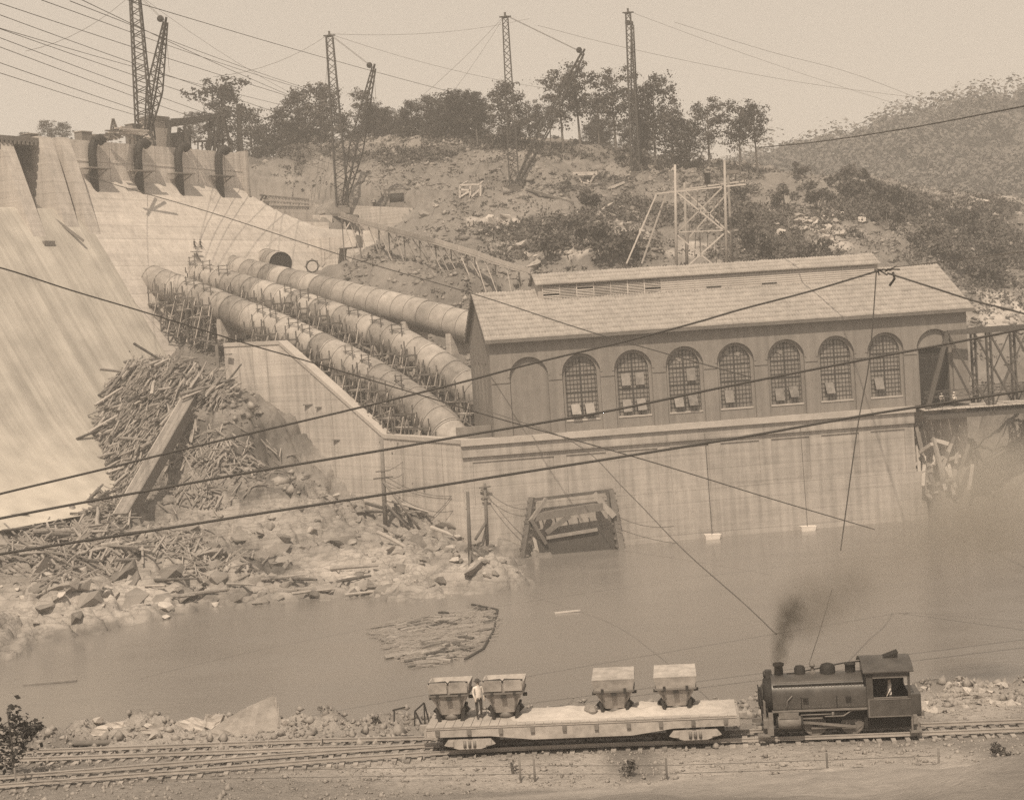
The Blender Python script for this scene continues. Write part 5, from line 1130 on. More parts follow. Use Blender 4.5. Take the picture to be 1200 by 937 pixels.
# ---------------------------------------------------------------- hillside objects
def poly_thing(name, label, cat, segs, w_, mat, pname='timber', group=None):
    loc = segs[0][0]; t = thing(name, label, cat, loc, 0, group)
    for a, b in segs: MB().beam(a, b, w_, w_).build(pname, mat, t, True)
    return t
Y = 272                                                            # timber flume on trestles, running down to the right
fl = [at(400, 254, 274), at(420, 261, 270), at(455, 271, 265), at(510, 285, 257), at(556, 299, 250), at(580, 308, 247), at(622, 321, 242)]
t = thing('timber_flume', 'long timber flume on raking trestles sloping down the bank behind pipes', 'flume', fl[0])
for a, b in zip(fl, fl[1:]):
    m = MB(); m.beam(a, b, 1.3, .15); m.beam(a + Vector((0, -.65, .4)), b + Vector((0, -.65, .4)), .12, .7); m.beam(a + Vector((0, .65, .4)), b + Vector((0, .65, .4)), .12, .7); m.build('trough', WOOD, t, True)
for a, b in zip(fl, fl[1:]):
    n_ = max(2, int((b - a).length / 1.9))
    for k in range(n_):
        c = a.lerp(b, k / n_); zg = min(gz(c.x + 1.2, c.y - .6), c.z - 2.2); MB().beam(c + Vector((0, -.6, 0)), (c.x + 2.1 + R.uniform(-.9, .9), c.y - 1.3, zg - .3), .13, .13).build('strut', R.choice([WOOD, WOODL]), t, True)
        if k % 2 == 0: MB().beam(c + Vector((0, .5, 0)), (c.x, c.y + .7, zg - .6), .18, .18).build('post', WOOD2, t, True)
c = at(556, 302, 259); MB().beam(c, at(562, 328, 258), .4, .4).build('end_post', WOODL, t, True)
t = thing('derrick_platform', 'braced timber platform under the foot of the dam-side derrick', 'platform', b2); 
for x in (391, 399, 408, 416):
    MB().beam(at(x, 252, b2.y - 3), at(x, 277, b2.y - 4), .22, .22).build('post', WOOD2, t, True)
m = MB(); m.beam(at(388, 252, b2.y - 3), at(420, 254, b2.y - 3), 3.0, .6); m.build('deck', WOOD2, t, True)
for a, b in (((392, 260), (408, 277)), ((400, 276), (412, 258)), ((404, 260), (406, 275))): MB().beam(at(*a, b2.y - 4), at(*b, b2.y - 4), .2, .2).build('brace', WOODL, t, True)
p = on(465, 246, 280); t = thing('hoist_engine', 'small dark hoisting engine under a post frame on the rubble', 'winch', p); m = MB(); m.lathe(p + Vector((.2, 0, 1.1)), [(.9, -1.4), (1.0, -1.3), (1.0, 1.3), (.9, 1.4)], 16, 'x'); m.build('drum', BLACK2, t, True); m = MB(); m.bb((p.x - 2, p.y - 1, p.z - 3.5), (p.x + 2.4, p.y + 1, p.z + .3)); m.lathe(p + Vector((2.2, 0, .6)), [(.7, -.6), (.7, .6)], 14, 'y'); m.build('bed', WOOD2, t, True)
for dx in (-1.9, 1.7): MB().beam(p + Vector((dx, -.9, 0)), p + Vector((dx, -.9, 2.8)), .2, .2).build('post', WOOD2, t, True)
MB().beam(p + Vector((-2.2, -.9, 2.8)), p + Vector((2.0, -.9, 2.8)), .25, .25).build('lintel', WOOD2, t, True)
def px_struct(name, label, cat, Y, segs, w_, mat=WOODL):
    a = segs[0]; return poly_thing(name, label, cat, [(at(s[0], s[1], Y + (s[4] if len(s) > 4 else 0)), at(s[2], s[3], Y + (s[5] if len(s) > 5 else 0))) for s in segs], w_, mat)
p = on(550, 232, 270); px_struct('trestle_table', 'pale four legged timber stand alone on the hill slope', 'trestle', p.y, [(539, 217, 563, 216), (539, 217, 539, 232), (551, 217, 551, 233), (563, 216, 563, 230), (540, 230, 550, 224), (551, 232, 562, 222), (541, 217, 548, 213, 0, 3), (563, 216, 566, 213, 0, 3), (539, 222, 551, 223)], .32)
p = on(684, 216, 270); px_struct('sawhorse', 'white topped sawhorse table with splayed legs on bare hill', 'trestle', p.y, [(671, 203, 700, 202), (672, 205, 700, 204), (675, 204, 682, 214), (697, 204, 691, 215), (683, 214, 690, 215), (688, 211, 691, 215)], .35)
p = on(708, 243, 270); px_struct('plank_bench', 'small white bench among planks on the hill slope', 'bench', p.y, [(725, 242, 735, 242), (725, 243, 725, 252), (734, 243, 734, 250)], .35)
p = on(932, 208, 270); px_struct('fence_trestle', 'low timber tripod barrier on the crest of the slope at right', 'barrier', p.y, [(922, 207, 933, 198), (933, 198, 945, 208), (932, 199, 930, 209), (935, 200, 948, 201), (925, 206, 946, 209)], .3, WOOD)
for i, (x0, y0, x1, y1, mt, lab) in enumerate(((616, 224, 672, 240, WOOD2, 'long dark log lying across the hill below the middle derrick'), (715, 222, 733, 215, WOODL, 'pale plank lying on the slope left of the right derrick'), (705, 232, 722, 230, WOODL, 'short pale plank below the leaning plank on the slope'), (736, 212, 741, 200, WOOD, 'plank propped up near the foot of the right derrick'), (700, 252, 718, 240, WOOD, 'plank lying beside the small white bench'), (704, 254, 724, 246, WOOD2, 'dark plank lying beside the small white bench'), (830, 268, 842, 262, WOOD, 'plank lying in scrub behind the pole tower'))):
    a, b = on(x0, y0, 250), on(x1, y1, 250); m = MB(); m.beam((0, 0, .25), b - a + Vector((0, 0, .25)), .5, .4); o = m.build('loose_beam', mt); o.location = a; tag(o, lab, 'beam')
# pole tower behind the powerhouse roof
Yt = 236
def P3(x, y, dy=0): return at(x, y, Yt + dy)
t = thing('pole_tower', 'timber pole tower with crossed braces rising behind the powerhouse roof', 'tower', P3(820, 330))
for s_ in ((793, 340, 791, 193, 0, 0), (852, 340, 849, 188, 0, 0), (806, 340, 802, 214, 7, 7), (860, 340, 853, 205, 7, 7)): MB().tube([P3(s_[0], s_[1], s_[4]), P3(s_[2], s_[3], s_[5])], [.24, .17], 10).build('pole', WOOD, t, True)
for s_ in ((769, 227, 874, 216, 0, 0), (769, 227, 800, 222, 0, 6), (800, 222, 874, 212, 7, 7), (793, 272, 848, 270, 0, 0), (794, 226, 848, 270, 0, 0), (848, 218, 794, 272, 0, 0), (794, 276, 848, 320, 0, 0), (848, 274, 794, 322, 0, 0), (803, 224, 858, 276, 7, 7), (856, 222, 806, 280, 7, 7)): MB().beam(P3(s_[0], s_[1], s_[4]), P3(s_[2], s_[3], s_[5]), .16, .2).build('brace', WOODL, t, True)
for s_ in ((769, 228, 734, 309, 0, -1), (781, 226, 752, 309, 2, 0)): MB().beam(P3(*s_[:2], s_[4]), P3(*s_[2:4], s_[5]), .18, .18).build('stay_pole', WOODL, t, True)
for s_ in ((828, 226, 830, 312), (836, 226, 840, 312), (826, 204, 830, 226), (822, 214, 826, 205), (834, 206, 846, 218), (810, 222, 806, 300), (818, 226, 814, 300), (842, 228, 845, 300), (862, 212, 862, 203), (872, 216, 873, 204), (866, 214, 873, 205), (820, 272, 821, 300), (824, 230, 834, 236)): MB().beam(P3(*s_[:2], 3), P3(*s_[2:4], 3), .12, .12).build('hanger', WOOD2, t, True)
m = MB(); m.box(P3(856, 202, 2), (2.4, 1.0, .5)); m.build('cross_arm_box', WOOD2, t, True)
m = MB(); m.box(P3(829, 209, 2), (.8, .6, 1.6)); m.build('transformer', BLACK2, t, True)
# sheds of rubble: individual pale boulders strewn on the slope
def rock(name, size, seed, mat, flat=.5):
    rs = np.random.RandomState(seed); bm = bmesh.new()
    for k in range(15):
        p = rs.normal(size=3); p /= max(np.abs(p).max() * 1.05, np.linalg.norm(p) * .8); p *= rs.uniform(.8, 1.05); bm.verts.new((p[0] * size, p[1] * size * .75, p[2] * size * flat))
    r_ = bmesh.ops.convex_hull(bm, input=bm.verts[:]); bmesh.ops.delete(bm, geom=[g_ for g_ in r_['geom_interior'] if isinstance(g_, bmesh.types.BMVert)], context='VERTS')
    me = bpy.data.meshes.new(name); bm.to_mesh(me); bm.free(); me.materials.append(mat); return me
RK = [rock('boulder', 1, 500 + i, ROCKM) for i in range(6)]; RKD = [rock('boulder', 1, 520 + i, ROCKD) for i in range(5)]
def strew(n, cx, cy, rx, ry, s0, s1, mes, label, group, Y0=215):
    for k in range(n):
        x, y = cx + R.gauss(0, rx), cy + R.gauss(0, ry); p = on(x, y, Y0); o = link('boulder', R.choice(mes)); s_ = R.uniform(s0, s1) * R.choice([.7, 1, 1, 1.3])
        o.location = p + Vector((0, 0, s_ * .15)); o.scale = (s_,) * 3; o.rotation_euler = (R.uniform(-.5, .5), R.uniform(-.5, .5), R.uniform(0, 6.28)); tag(o, label, 'boulder', group)
strew(28, 962, 264, 22, 9, .5, 1.3, RK, 'pale boulder in the rock spill on the scrub slope right of pole tower', 'boulders in the right rock spill')
strew(24, 640, 290, 26, 8, .5, 1.2, RK, 'pale boulder in the rock spill left of the powerhouse roof', 'boulders in the rock spill by the roof')
strew(16, 578, 264, 18, 7, .4, 1.1, RK, 'pale boulder in the rubble below the middle derrick', 'boulders below the middle derrick')
strew(28, 470, 256, 50, 8, .35, .9, RKD + RK[:1], 'grey stone in the rubble heap beside the dam-side derrick', 'stones in the rubble heap')
strew(8, 1150, 236, 22, 2, .6, 1.2, RK, 'pale stone along the light strip in the far right valley', 'stones in the far valley', 300)
strew(44, 420, 640, 110, 30, .25, .95, RKD + RK[:2], 'angular rock lying on the river bank below the retaining wall', 'rocks on the river bank', 140)
LEDGE = material('ledge_rock', g(.20), .22, .9, .95, .4, rnd=.3); RKF = [rock('flat_rock', 1, 560 + i, LEDGE, .55) for i in range(5)]
for k in range(90):
    x, y = (R.uniform(20, 330), R.gauss(695, 16)) if k < 40 else (R.uniform(190, 590), R.gauss(648, 22)); p = on(x, y, 140); s_ = R.choice([.4, .5, .6, .8, 1.0, 1.3, 1.7]); o = link('flat_rock', R.choice(RKF)); o.location = p - Vector((0, 0, s_ * .12)); o.scale = (s_ * 1.5, s_, s_ * R.uniform(.7, 1.3)); o.rotation_euler = (R.gauss(.18, .2), R.gauss(-.15, .2), R.gauss(.2, .7)); tag(o, 'flat angular rock slab of the ledges along the river bank', 'rock', 'rock slabs of the bank ledges')
strew(26, 560, 645, 35, 18, .25, .8, RKD + RK[:3], 'broken stone beside the two leaning poles at the water', 'stones by the leaning poles', 140)
strew(20, 110, 700, 70, 20, .25, .7, RK, 'smooth pale rock on the left river bank below the driftwood', 'rocks on the left bank', 130)

n = 15000; X = NR.uniform(-50, 110, n * 3); Y = NR.uniform(196, 345, n * 3); ls = (X - PO.x) * pu.x + (Y - PO.y) * pu.y; lt = (X - PO.x) * pn.x + (Y - PO.y) * pn.y
ok = ~((ls > -8) & (ls < 64) & (lt > -3) & (lt < 24)) & ~(((X - D0.x) * da.x + (Y - D0.y) * da.y < 78) & ((X - D0.x) * dn.x + (Y - D0.y) * dn.y < 24)) & (fbm(X * .07, Y * .07, 3, 12) > -.12) & ((Y > 225) | (X < -20)); X, Y = X[ok][:n], Y[ok][:n]; n = len(X); Z = HG(X, Y)
oc = np.array([(1, 0, 0), (-1, 0, 0), (0, 1, 0), (0, -1, 0), (0, 0, 1), (0, 0, -1)], float); of = np.array([(0, 2, 4), (2, 1, 4), (1, 3, 4), (3, 0, 4), (2, 0, 5), (1, 2, 5), (3, 1, 5), (0, 3, 5)])
s_ = NR.gamma(1.6, .11, n) + .06; J = oc[None] * s_[:, None, None] * (1 + .45 * NR.normal(size=(n, 6, 1))) * np.array([1.3, 1, .8]) + np.stack([X, Y, Z + s_ * .2], -1)[:, None]
tag(link('hillside_rubble', npmesh('hillside_rubble', J.reshape(-1, 3), (of[None] + 6 * np.arange(n)[:, None, None]).reshape(-1, 3), material('rubble_stone', g(.20), .7, .55, .95, .3, big=.2))), 'small broken stones and clods littering the bare slopes', 'rubble', kind='stuff')

# ---------------------------------------------------------------- driftwood heap, chute, raft
DM = []
for i in range(7):
    l = [3.5, 5, 6.5, 4, 8, 2.6, 5.5][i]; m = MB()
    if i % 2: m.beam((-l / 2, 0, 0), (l / 2, 0, 0), .34, .12)
    else: m.tube([(-l / 2, 0, 0), (-l / 6, .08, .03), (l / 5, -.05, .05), (l / 2, 0, 0)], [.19, .18, .15, .10], 7)
    me = bpy.data.meshes.new('drift_log'); me.from_pydata(m.v, [], m.f); me.materials.append(DRIFT); DM.append((me, l))
def log_at(p, yaw, pitch, lab, grp, s_=1.0, name='drift_log'):
    me, l = R.choice(DM); o = link(name, me); o.location = p; o.rotation_euler = (R.uniform(-.4, .4), pitch, yaw); o.scale = (s_, R.uniform(.8, 1.5), R.uniform(.8, 1.4)); tag(o, lab, 'log', grp); return o
HEAP = [((165, 445), (25, 18)), ((195, 440), (30, 14)), ((220, 455), (28, 14)), ((185, 475), (28, 18)), ((165, 520), (18, 25)), ((150, 560), (16, 22)), ((130, 600), (24, 16)), ((205, 490), (18, 14)), ((250, 465), (18, 8)), ((133, 470), (10, 40)), ((128, 520), (12, 30))]
stuffm = MB()
def heap_spot(b):
    (cx, cy), (rx, ry) = b; x, y = cx + R.uniform(-1, 1) * rx, cy + R.uniform(-1, 1) * ry
    p = on(x, y, 150, 235); up = on(x + 3, y - 8, 150, 240) - p; yaw = math.atan2(up.y, up.x); hl = math.hypot(up.x, up.y); return p, yaw, -math.atan2(up.z, max(hl, .01))
for k in range(215):
    p, yaw, pt = heap_spot(R.choice(HEAP)); pt = max(-.75, min(.75, pt)); log_at(p + Vector((0, -.4, R.uniform(.1, 1.3))), R.gauss(.55, .45), R.gauss(-.55, .35), 'weathered log or board in the big driftwood heap against the dam toe', 'driftwood heaped at the dam toe', R.choice([.3, .35, .4, .5, .55, .65, 1.0]))
def lie(p, a, l, jit=.22):
    c, s_ = math.cos(a), math.sin(a); h = HG([p.x - c, p.x + c], [p.y - s_, p.y + s_]); return Vector((c * l, s_ * l, l * (max(-.75, min(.75, (h[1] - h[0]) / 2)) + R.gauss(0, jit))))
for k in range(1900):
    p, yaw, pt = heap_spot(R.choice(HEAP)); a = R.gauss(.7, .6); l = R.uniform(.45, 1.6); d = lie(p, a, l); p = p + Vector((0, -.2, R.uniform(-.1, .8))); stuffm.beam(p - d, p + d, R.uniform(.07, .22), R.uniform(.06, .16))
for k in range(900):
    x, y = R.choice([(70, 640), (40, 650), (100, 655), (60, 668), (280, 545), (230, 540), (250, 580), (240, 520), (200, 640), (250, 660), (60, 650), (110, 640)]); p = on(x + R.gauss(0, 28), y + R.gauss(0, 10), 130, 235); a = R.gauss(.5, 1.0); l = R.uniform(.4, 1.9); d = lie(p, a, l, .15); stuffm.beam(p - d + Vector((0, 0, .3)), p + d + Vector((0, 0, .3)), R.uniform(.08, .25), R.uniform(.07, .18))
tag(stuffm.build('driftwood_litter', DRIFT), 'tangle of broken boards and sticks packed through the driftwood heap', 'driftwood', kind='stuff')
for k in range(55):
    p = on(R.uniform(12, 165), R.gauss(640, 14), 130, 235); log_at(p + Vector((0, 0, .45)), R.gauss(.1, .7), R.gauss(0, .1), 'pale log stranded on the left river bank below the heap', 'logs stranded on the left bank', R.uniform(.5, 1.0))
for k in range(16):
    p = on(R.uniform(180, 440), R.gauss(690, 9), 130, 235); log_at(p + Vector((0, 0, .35)), R.gauss(.2, .4), 0, 'log lying along the water edge of the rocky bank', 'logs along the water edge', R.uniform(.5, 1.0))
a, b = on(222, 489, 180, 235) + Vector((0, 0, 1.6)), on(142, 612, 170, 230) + Vector((0, 0, 1.0)); OLDP = material('old_chute_plank', g(.18), .3, 1.6, .9, .3, rnd=.3); t = thing('timber_chute', 'straight planked timber chute slanting down through the driftwood heap', 'chute', b)
d, s__, u__ = basis(b - a); 
for k in (-.55, .0, .55): MB().beam(a + s__ * k, b + s__ * k, .53, .16).build('plank', OLDP, t, True)
MB().beam(a - s__ * .9 - u__ * .7, b - s__ * .9 - u__ * .7, .16, 1.7).build('side_board', WOOD2, t, True); MB().beam(a + s__ * .9 - u__ * .5, b + s__ * .9 - u__ * .5, .16, 1.2).build('side_board', WOOD, t, True)
# floating raft of sticks
rp = [(437, 737), (455, 728), (500, 722), (560, 712), (580, 716), (572, 745), (545, 765), (500, 782), (470, 768)]
ctr = atz(510, 745, 0); stm = MB(); WET = material('wet_driftwood', g(.15), .35, 1.5, .8, .2, rnd=.7); WETLOG = {}
for me, l in DM: c_ = me.copy(); c_.name = 'floating_log'; c_.materials[0] = WET; WETLOG[me.name] = c_
def inp(x, y):
    c = False
    for i in range(len(rp)):
        (x1, y1), (x2, y2) = rp[i], rp[i - 1]
        if (y1 > y) != (y2 > y) and x < (x2 - x1) * (y - y1) / (y2 - y1) + x1: c = not c
    return c
k = 0
while k < 1250:
    x, y = R.uniform(437, 582), R.uniform(710, 786)
    if not inp(x, y): continue
    p = atz(x, y, .06); a = R.choice([.35, .5, 1.0, 2.5, .3]) + R.gauss(0, .25); l = R.uniform(.35, 1.5); d = Vector((math.cos(a) * l, math.sin(a) * l, R.gauss(0, .05)))
    if k < 60: o = log_at(p + Vector((0, 0, .05)), a, 0, 'stick floating in the raft of driftwood on the river', 'logs floating in the raft', R.uniform(.25, .55), 'floating_log'); o.data = WETLOG[o.data.name]
    else: stm.beam(p - d, p + d, R.uniform(.05, .12), R.uniform(.05, .1))
    k += 1
tag(stm.build('floating_sticks', WET), 'raft of small floating sticks caught in the river before the bank', 'driftwood', kind='stuff')
m = MB(); bp = [(553, 708), (583, 714), (579, 738), (566, 760), (545, 772)]; P = [atz(x, y, .06) for x, y in bp]
m.tube(P, .12, 6); o = m.build('boom_rope', ROPE); tag(o, 'dark floating boom curving round the right edge of the stick raft', 'boom')
for x, y, l, lab in ((665, 717, 1.2, 'small pale plank drifting alone in mid river'), (58, 800, 2.2, 'thin branch floating near the left bank')):
    p = atz(x, y, .06); m = MB(); m.beam((-l, 0, 0), (l, .3, .04), .3, .12); o = m.build('floating_plank', WOODL if l < 2 else DRIFT); o.location = p; tag(o, lab, 'plank')

# ---------------------------------------------------------------- gate frame at the river wall, boats, poles
def fac(x, y, dy=0.0): return atplane(x, y, PO + pn * (-dy), pn)
t = thing('bulkhead_frame', 'leaning timber frame with dark tarred panel at the powerhouse water line', 'gantry', fac(674, 655, 2))
for s_ in ((613, 655, 624, 583, 3.0), (729, 652, 715, 574, 3.0)):
    MB().beam(fac(s_[0], s_[1], s_[4]), fac(s_[2], s_[3], s_[4] - 2), .7, .7).build('post', WOOD2, t, True)
    for k in range(9): c = fac(s_[0], s_[1], s_[4]).lerp(fac(s_[2], s_[3], s_[4] - 2), (k + .5) / 9); MB().box(c, (1.15, .5, .25), rz=PA).build('cleat', WOOD2, t, True)
for a, b, w_, mt in (((620, 586, 1.0), (718, 574, 1.0), .35, WOOD2), ((621, 611, 2.4), (640, 584, 1.6), .4, WOOD), ((720, 605, 2.4), (696, 578, 1.6), .6, WOOD), ((714, 610, 2.4), (712, 574, 1.6), .3, WOOD2), ((624, 606, 1.8), (712, 592, 1.8), .9, WOOD2), ((622, 608, 2.6), (640, 637, 2.6), .4, WOOD2), ((640, 624, 2.2), (668, 604, 2.2), .5, WOOD2), ((700, 620, 2.4), (640, 630, 2.4), .35, WOOD)):
    MB().beam(fac(*a), fac(*b), w_, w_).build('beam', mt, t, True)
for x in (637, 652, 666, 679, 692): MB().beam(fac(x - 2, 606, 2.0), fac(x + 4, 630, 2.0), .14, .14).build('rod', STEEL, t, True)
m = MB(); m.prism([fac(629, 633, 2.2), fac(722, 620, 2.2), fac(730, 658, 2.6), fac(638, 668, 2.6)], pn * .3); m.build('dark_panel', CANV, t, True)
m = MB(); m.prism([fac(616, 652, 1.6), fac(624, 628, 1.6), fac(632, 634, 1.6), fac(640, 668, 1.8), fac(618, 664, 1.8)], pn * .3); m.build('side_boards', WOODL, t, True)
PUNTM = material('white_boat_paint', g(.68), .1, 3, .8, .1)
for i, (x, y) in enumerate(((836, 642), (948, 632), (725, 650))):
    p = fac(x, y, 1.2); p.z = 0; lab = ['small pale punt moored to the river wall, middle of three', 'small pale punt moored to the river wall, farthest from the gate frame', 'small pale float at the right foot of the tarred gate frame'][i]
    q = thing('punt', lab, 'boat', p, PA); L_ = 1.0 if i < 2 else .7; m = MB(); pl = [(-L_, -.45, .62), (L_ * .9, -.45, .55), (L_ * 1.1, -.2, .5), (L_ * 1.1, .2, .5), (L_ * .9, .45, .55), (-L_, .45, .62)]; lo = [(-L_ * .9, -.3, -.2), (L_ * .7, -.3, -.2), (L_ * .8, -.1, -.2), (L_ * .8, .1, -.2), (L_ * .7, .3, -.2), (-L_ * .9, .3, -.2)]
    m.add(pl + lo, [(i_, (i_ + 1) % 6, 6 + (i_ + 1) % 6, 6 + i_) for i_ in range(6)] + [tuple(range(6, 12))]); inn = [(v[0] * .88, v[1] * .8, v[2] - .02) for v in pl]; fl_ = [(v[0] * .8, v[1] * .7, .1) for v in pl]
    m.add(pl + inn, [(i_, 6 + i_, 6 + (i_ + 1) % 6, (i_ + 1) % 6) for i_ in range(6)]); m.add(inn + fl_, [(i_, 6 + i_, 6 + (i_ + 1) % 6, (i_ + 1) % 6) for i_ in range(6)] + [tuple(range(6, 12))]); m.build('hull', PUNTM, q)
    MB().bb((-.15, -.36, .38), (.15, .36, .44)).build('thwart', WOOD, q)
    if i < 2: m = MB(); e = pn * .9 + Vector((0, 0, 12.6)); e = Matrix.Rotation(-PA, 3, 'Z') @ e; m.tube([(0, .3, .5), tuple(e)], .03, 4, False); m.build('mooring_rope', ROPE2, q)
def pole(label, x0, y0, x1, y1, r_, Y0=150, arms=(), struts=()):
    b = on(x0, y0, Y0); tpp = at(x1, y1, b.y); q = thing('utility_pole', label, 'pole', b); m = MB(); m.tube([b - Vector((0, 0, .8)), tpp], [r_, r_ * .75], 10); m.build('shaft', WOOD2, q, True)
    for y, w_ in arms: c = at(x1 + (x0 - x1) * (y - y1) / (y0 - y1), y, b.y); MB().beam(c + Vector((-w_, -.2, 0)), c + Vector((w_, -.2, .1)), .14, .16).build('cross_arm', WOOD2, q, True)
    for xa, ya, xb, yb in struts: MB().tube([at(xa, ya, b.y - .3), at(xb, yb, b.y - 1.5)], .16, 8).build('strut', WOOD2, q, True)
    return b, tpp
pA = pole('tall dark pole with raking struts in front of the wall corner', 452, 622, 447, 512, .3, 160, [(560, 1.2), (552, .9)], [(449, 564, 492, 620), (452, 590, 480, 620)])
pB = pole('bare leaning pole nearest the water left of the gate frame', 551, 660, 548, 576, .22, 150, [], [(553, 640, 590, 672), (552, 645, 548, 680), (553, 648, 562, 672)])
pC = pole('slim pole with small cross arm left of the tarred gate frame', 571, 640, 568, 566, .2, 160, [(571, .7), (583, .5)], [(569, 612, 557, 632)])
pD = pole('short dark post standing on the coping left of the powerhouse', 500, 528, 500, 498, .2, 150)
def wire(name, label, pts, r_, sag=0, mat=ROPE2, n=10, group=None, cat='cable'):
    Q = []
    for a, b in zip(pts, pts[1:]): Q += [a.lerp(b, k / n) - Vector((0, 0, sag * 4 * k / n * (1 - k / n))) for k in range(n)]
    Q.append(pts[-1]); m = MB(); m.tube(Q, r_, 5, False); o = m.build(name, mat); return tag(o, label, cat, group)
for k, (dz, sg) in enumerate(((.0, 1.6), (.9, 1.3), (1.6, 2.4))):
    wire('drop_wire', 'slack wire drooping between the tall corner pole and slim pole', [at(452, 558 + k * 6, pA[0].y), at(568, 572 + k * 5, pC[0].y)], .04, sg, group='wires between corner pole and slim pole')
for k in range(2): wire('drop_wire', 'slack wire from slim pole to the top of tarred gate frame', [at(568, 572 + k * 8, pC[0].y), fac(618, 596 + k * 8, 3)], .04, .7, group='wires from slim pole to gate frame')
for k in range(2): wire('drop_wire', 'slack wire from gate frame along the river wall', [fac(722, 604 + k * 14, 3), fac(790 + k * 40, 616 + k * 22, 1.5)], .035, .6, group='wires right of the gate frame')
for k in range(3): wire('drop_wire', 'slack wire hanging down the wall from coping post to corner pole', [at(500, 505, pD[0].y), at(452, 552 + k * 8, pA[0].y)], .035, .9 + k, group='wires from coping post to corner pole')
for k in range(14):
    p = on(R.gauss(490, 22), R.gauss(612, 12), 160, 215); log_at(p + Vector((0, 0, .6)), R.gauss(-.7, .4), R.gauss(.25, .15), 'dark plank dumped on the bank at the foot of the corner pole', 'planks at the corner pole', R.uniform(.6, 1.1))

# ---------------------------------------------------------------- bridge at the right
bA = PO + pu * 52.6 + pn * (-1.2); bd = Vector((math.cos(PA - .12), math.sin(PA - .12), 0)); bside = Vector((bd.y, -bd.x, 0))
t = thing('truss_bridge', 'steel truss bridge leading from the powerhouse door out to the right', 'bridge', bA)
zb, zt = -1.4, 8.6; PANEL = 5.2
for sd, nm in ((0, 0), (-6.0, 1)):
    o_ = bA - bside * (-sd) if False else bA + bside * sd
    def B(k, z): return o_ + bd * (k * PANEL) + Vector((0, 0, z))
    MB().beam(B(0, zb), B(.62, zt), .5, .5).build('end_post', STEEL2, t, True); MB().beam(B(.62, zt), B(7, zt), .5, .6).build('top_chord', STEEL2, t, True); MB().beam(B(0, zb), B(7, zb), .4, .7).build('bottom_chord', STEEL2, t, True)
    for k in range(1, 7):
        kx = k * 1.0; MB().lattice(B(kx * .95 + .62, zb), B(kx * .95 + .62, zt), .5, .5, 10, .14, .08).build('vertical', STEEL2, t, True)
        MB().beam(B((kx - 1) * .95 + .62, zt), B(kx * .95 + .62, zb), .22, .22).build('diagonal', STEEL2, t, True)
        if k > 1: MB().beam(B((kx - 1) * .95 + .62, zb), B(kx * .95 + .62, zt), .14, .14).build('counter_brace', STEEL2, t, True)
    m = MB()
    for k in np.arange(0, 6.5, .25): m.beam(B(k, .95), B(k + .25, 1.6), .06, .06); m.beam(B(k, 1.6), B(k + .25, .95), .06, .06)
    m.beam(B(0, .9), B(6.6, .9), .1, .1); m.beam(B(0, 1.65), B(6.6, 1.65), .1, .1); m.build('lattice_railing', STEEL2, t, True)
for k in np.arange(.62, 6.6, .95):
    MB().beam(bA + bd * (k * PANEL) + Vector((0, 0, zt)), bA + bd * (k * PANEL) + bside * -6 + Vector((0, 0, zt)), .3, .4).build('cross_strut', STEEL2, t, True); MB().beam(bA + bd * (k * PANEL) + Vector((0, 0, zb)), bA + bd * (k * PANEL) + bside * -6 + Vector((0, 0, zb)), .35, .8).build('floor_beam', STEEL2, t, True)
n_ = 60
for k in range(n_):
    a = bA + bd * (k * 34 / n_) + Vector((0, 0, -.55 + R.uniform(-.02, .02))); MB().beam(a + bside * .6, a + bside * -6.3, .5, .14).build('deck_plank', WOODL, t, True)
for k, (s_, o_, lab, hat) in enumerate(((2.3, -.9, 'man in pale shirt leaning at the bridge rail in front of the dark door', 2), (4.0, -1.2, 'second man standing on the bridge right of the first, pale hat', 2))):
    human(lab, bA + bd * s_ + bside * o_ + Vector((0, 0, -.48)), PA - .2 + .5 * k, ('work', 'stand')[k], 1.75, SHIRT, hat)
# timber cribbing and broken rock under the bridge end
q = thing('timber_crib', 'tangle of pale timber props stacked under the bridge end', 'cribwork', on(1100, 575, 150))
for s_ in ((1072, 492, 1088, 570), (1090, 500, 1106, 560), (1125, 498, 1118, 575), (1098, 530, 1120, 572), (1135, 520, 1118, 570), (1072, 560, 1112, 530), (1106, 540, 1125, 534), (1090, 555, 1100, 580), (1080, 565, 1092, 585), (1100, 548, 1108, 575), (1110, 535, 1118, 580), (1074, 500, 1078, 560), (1084, 530, 1082, 570), (1140, 545, 1136, 575), (1095, 515, 1112, 520), (1090, 570, 1118, 560), (1078, 530, 1092, 520), (1102, 505, 1094, 545), (1118, 510, 1104, 548)):
    MB().beam(at(s_[0], s_[1], 199 + R.uniform(-1, 2)), at(s_[2], s_[3], 198 + R.uniform(-2, 1)), .4, .4).build('prop', R.choice([WOODL, WOOD, WOODL]), q, True)
m = MB(); m.bb((0, 0, 0), (7.5, 4, 12)); o = thing('bridge_pier', 'rough stone and timber pier carrying the bridge end at the wall corner', 'pier', PO + pu * 51.4 + pn * 3.4 + Vector((0, 0, -13.6)), PA); m.build('core', ROCKD, o)
for k in range(44):
    me = R.choice(RK + RKD); c = link('stone', me, o); c.location = (R.uniform(.2, 2.2) if k < 26 else R.uniform(2, 7), R.uniform(-1.3, -.3), R.uniform(.5, 11)); s_ = R.uniform(.4, .85); c.scale = (s_,) * 3; c.rotation_euler = (R.random() * 3, R.random() * 3, R.random() * 3)
strew(20, 1110, 580, 28, 9, .3, .9, RK + RKD, 'broken stone on the bank under the bridge end', 'stones under the bridge', 150)

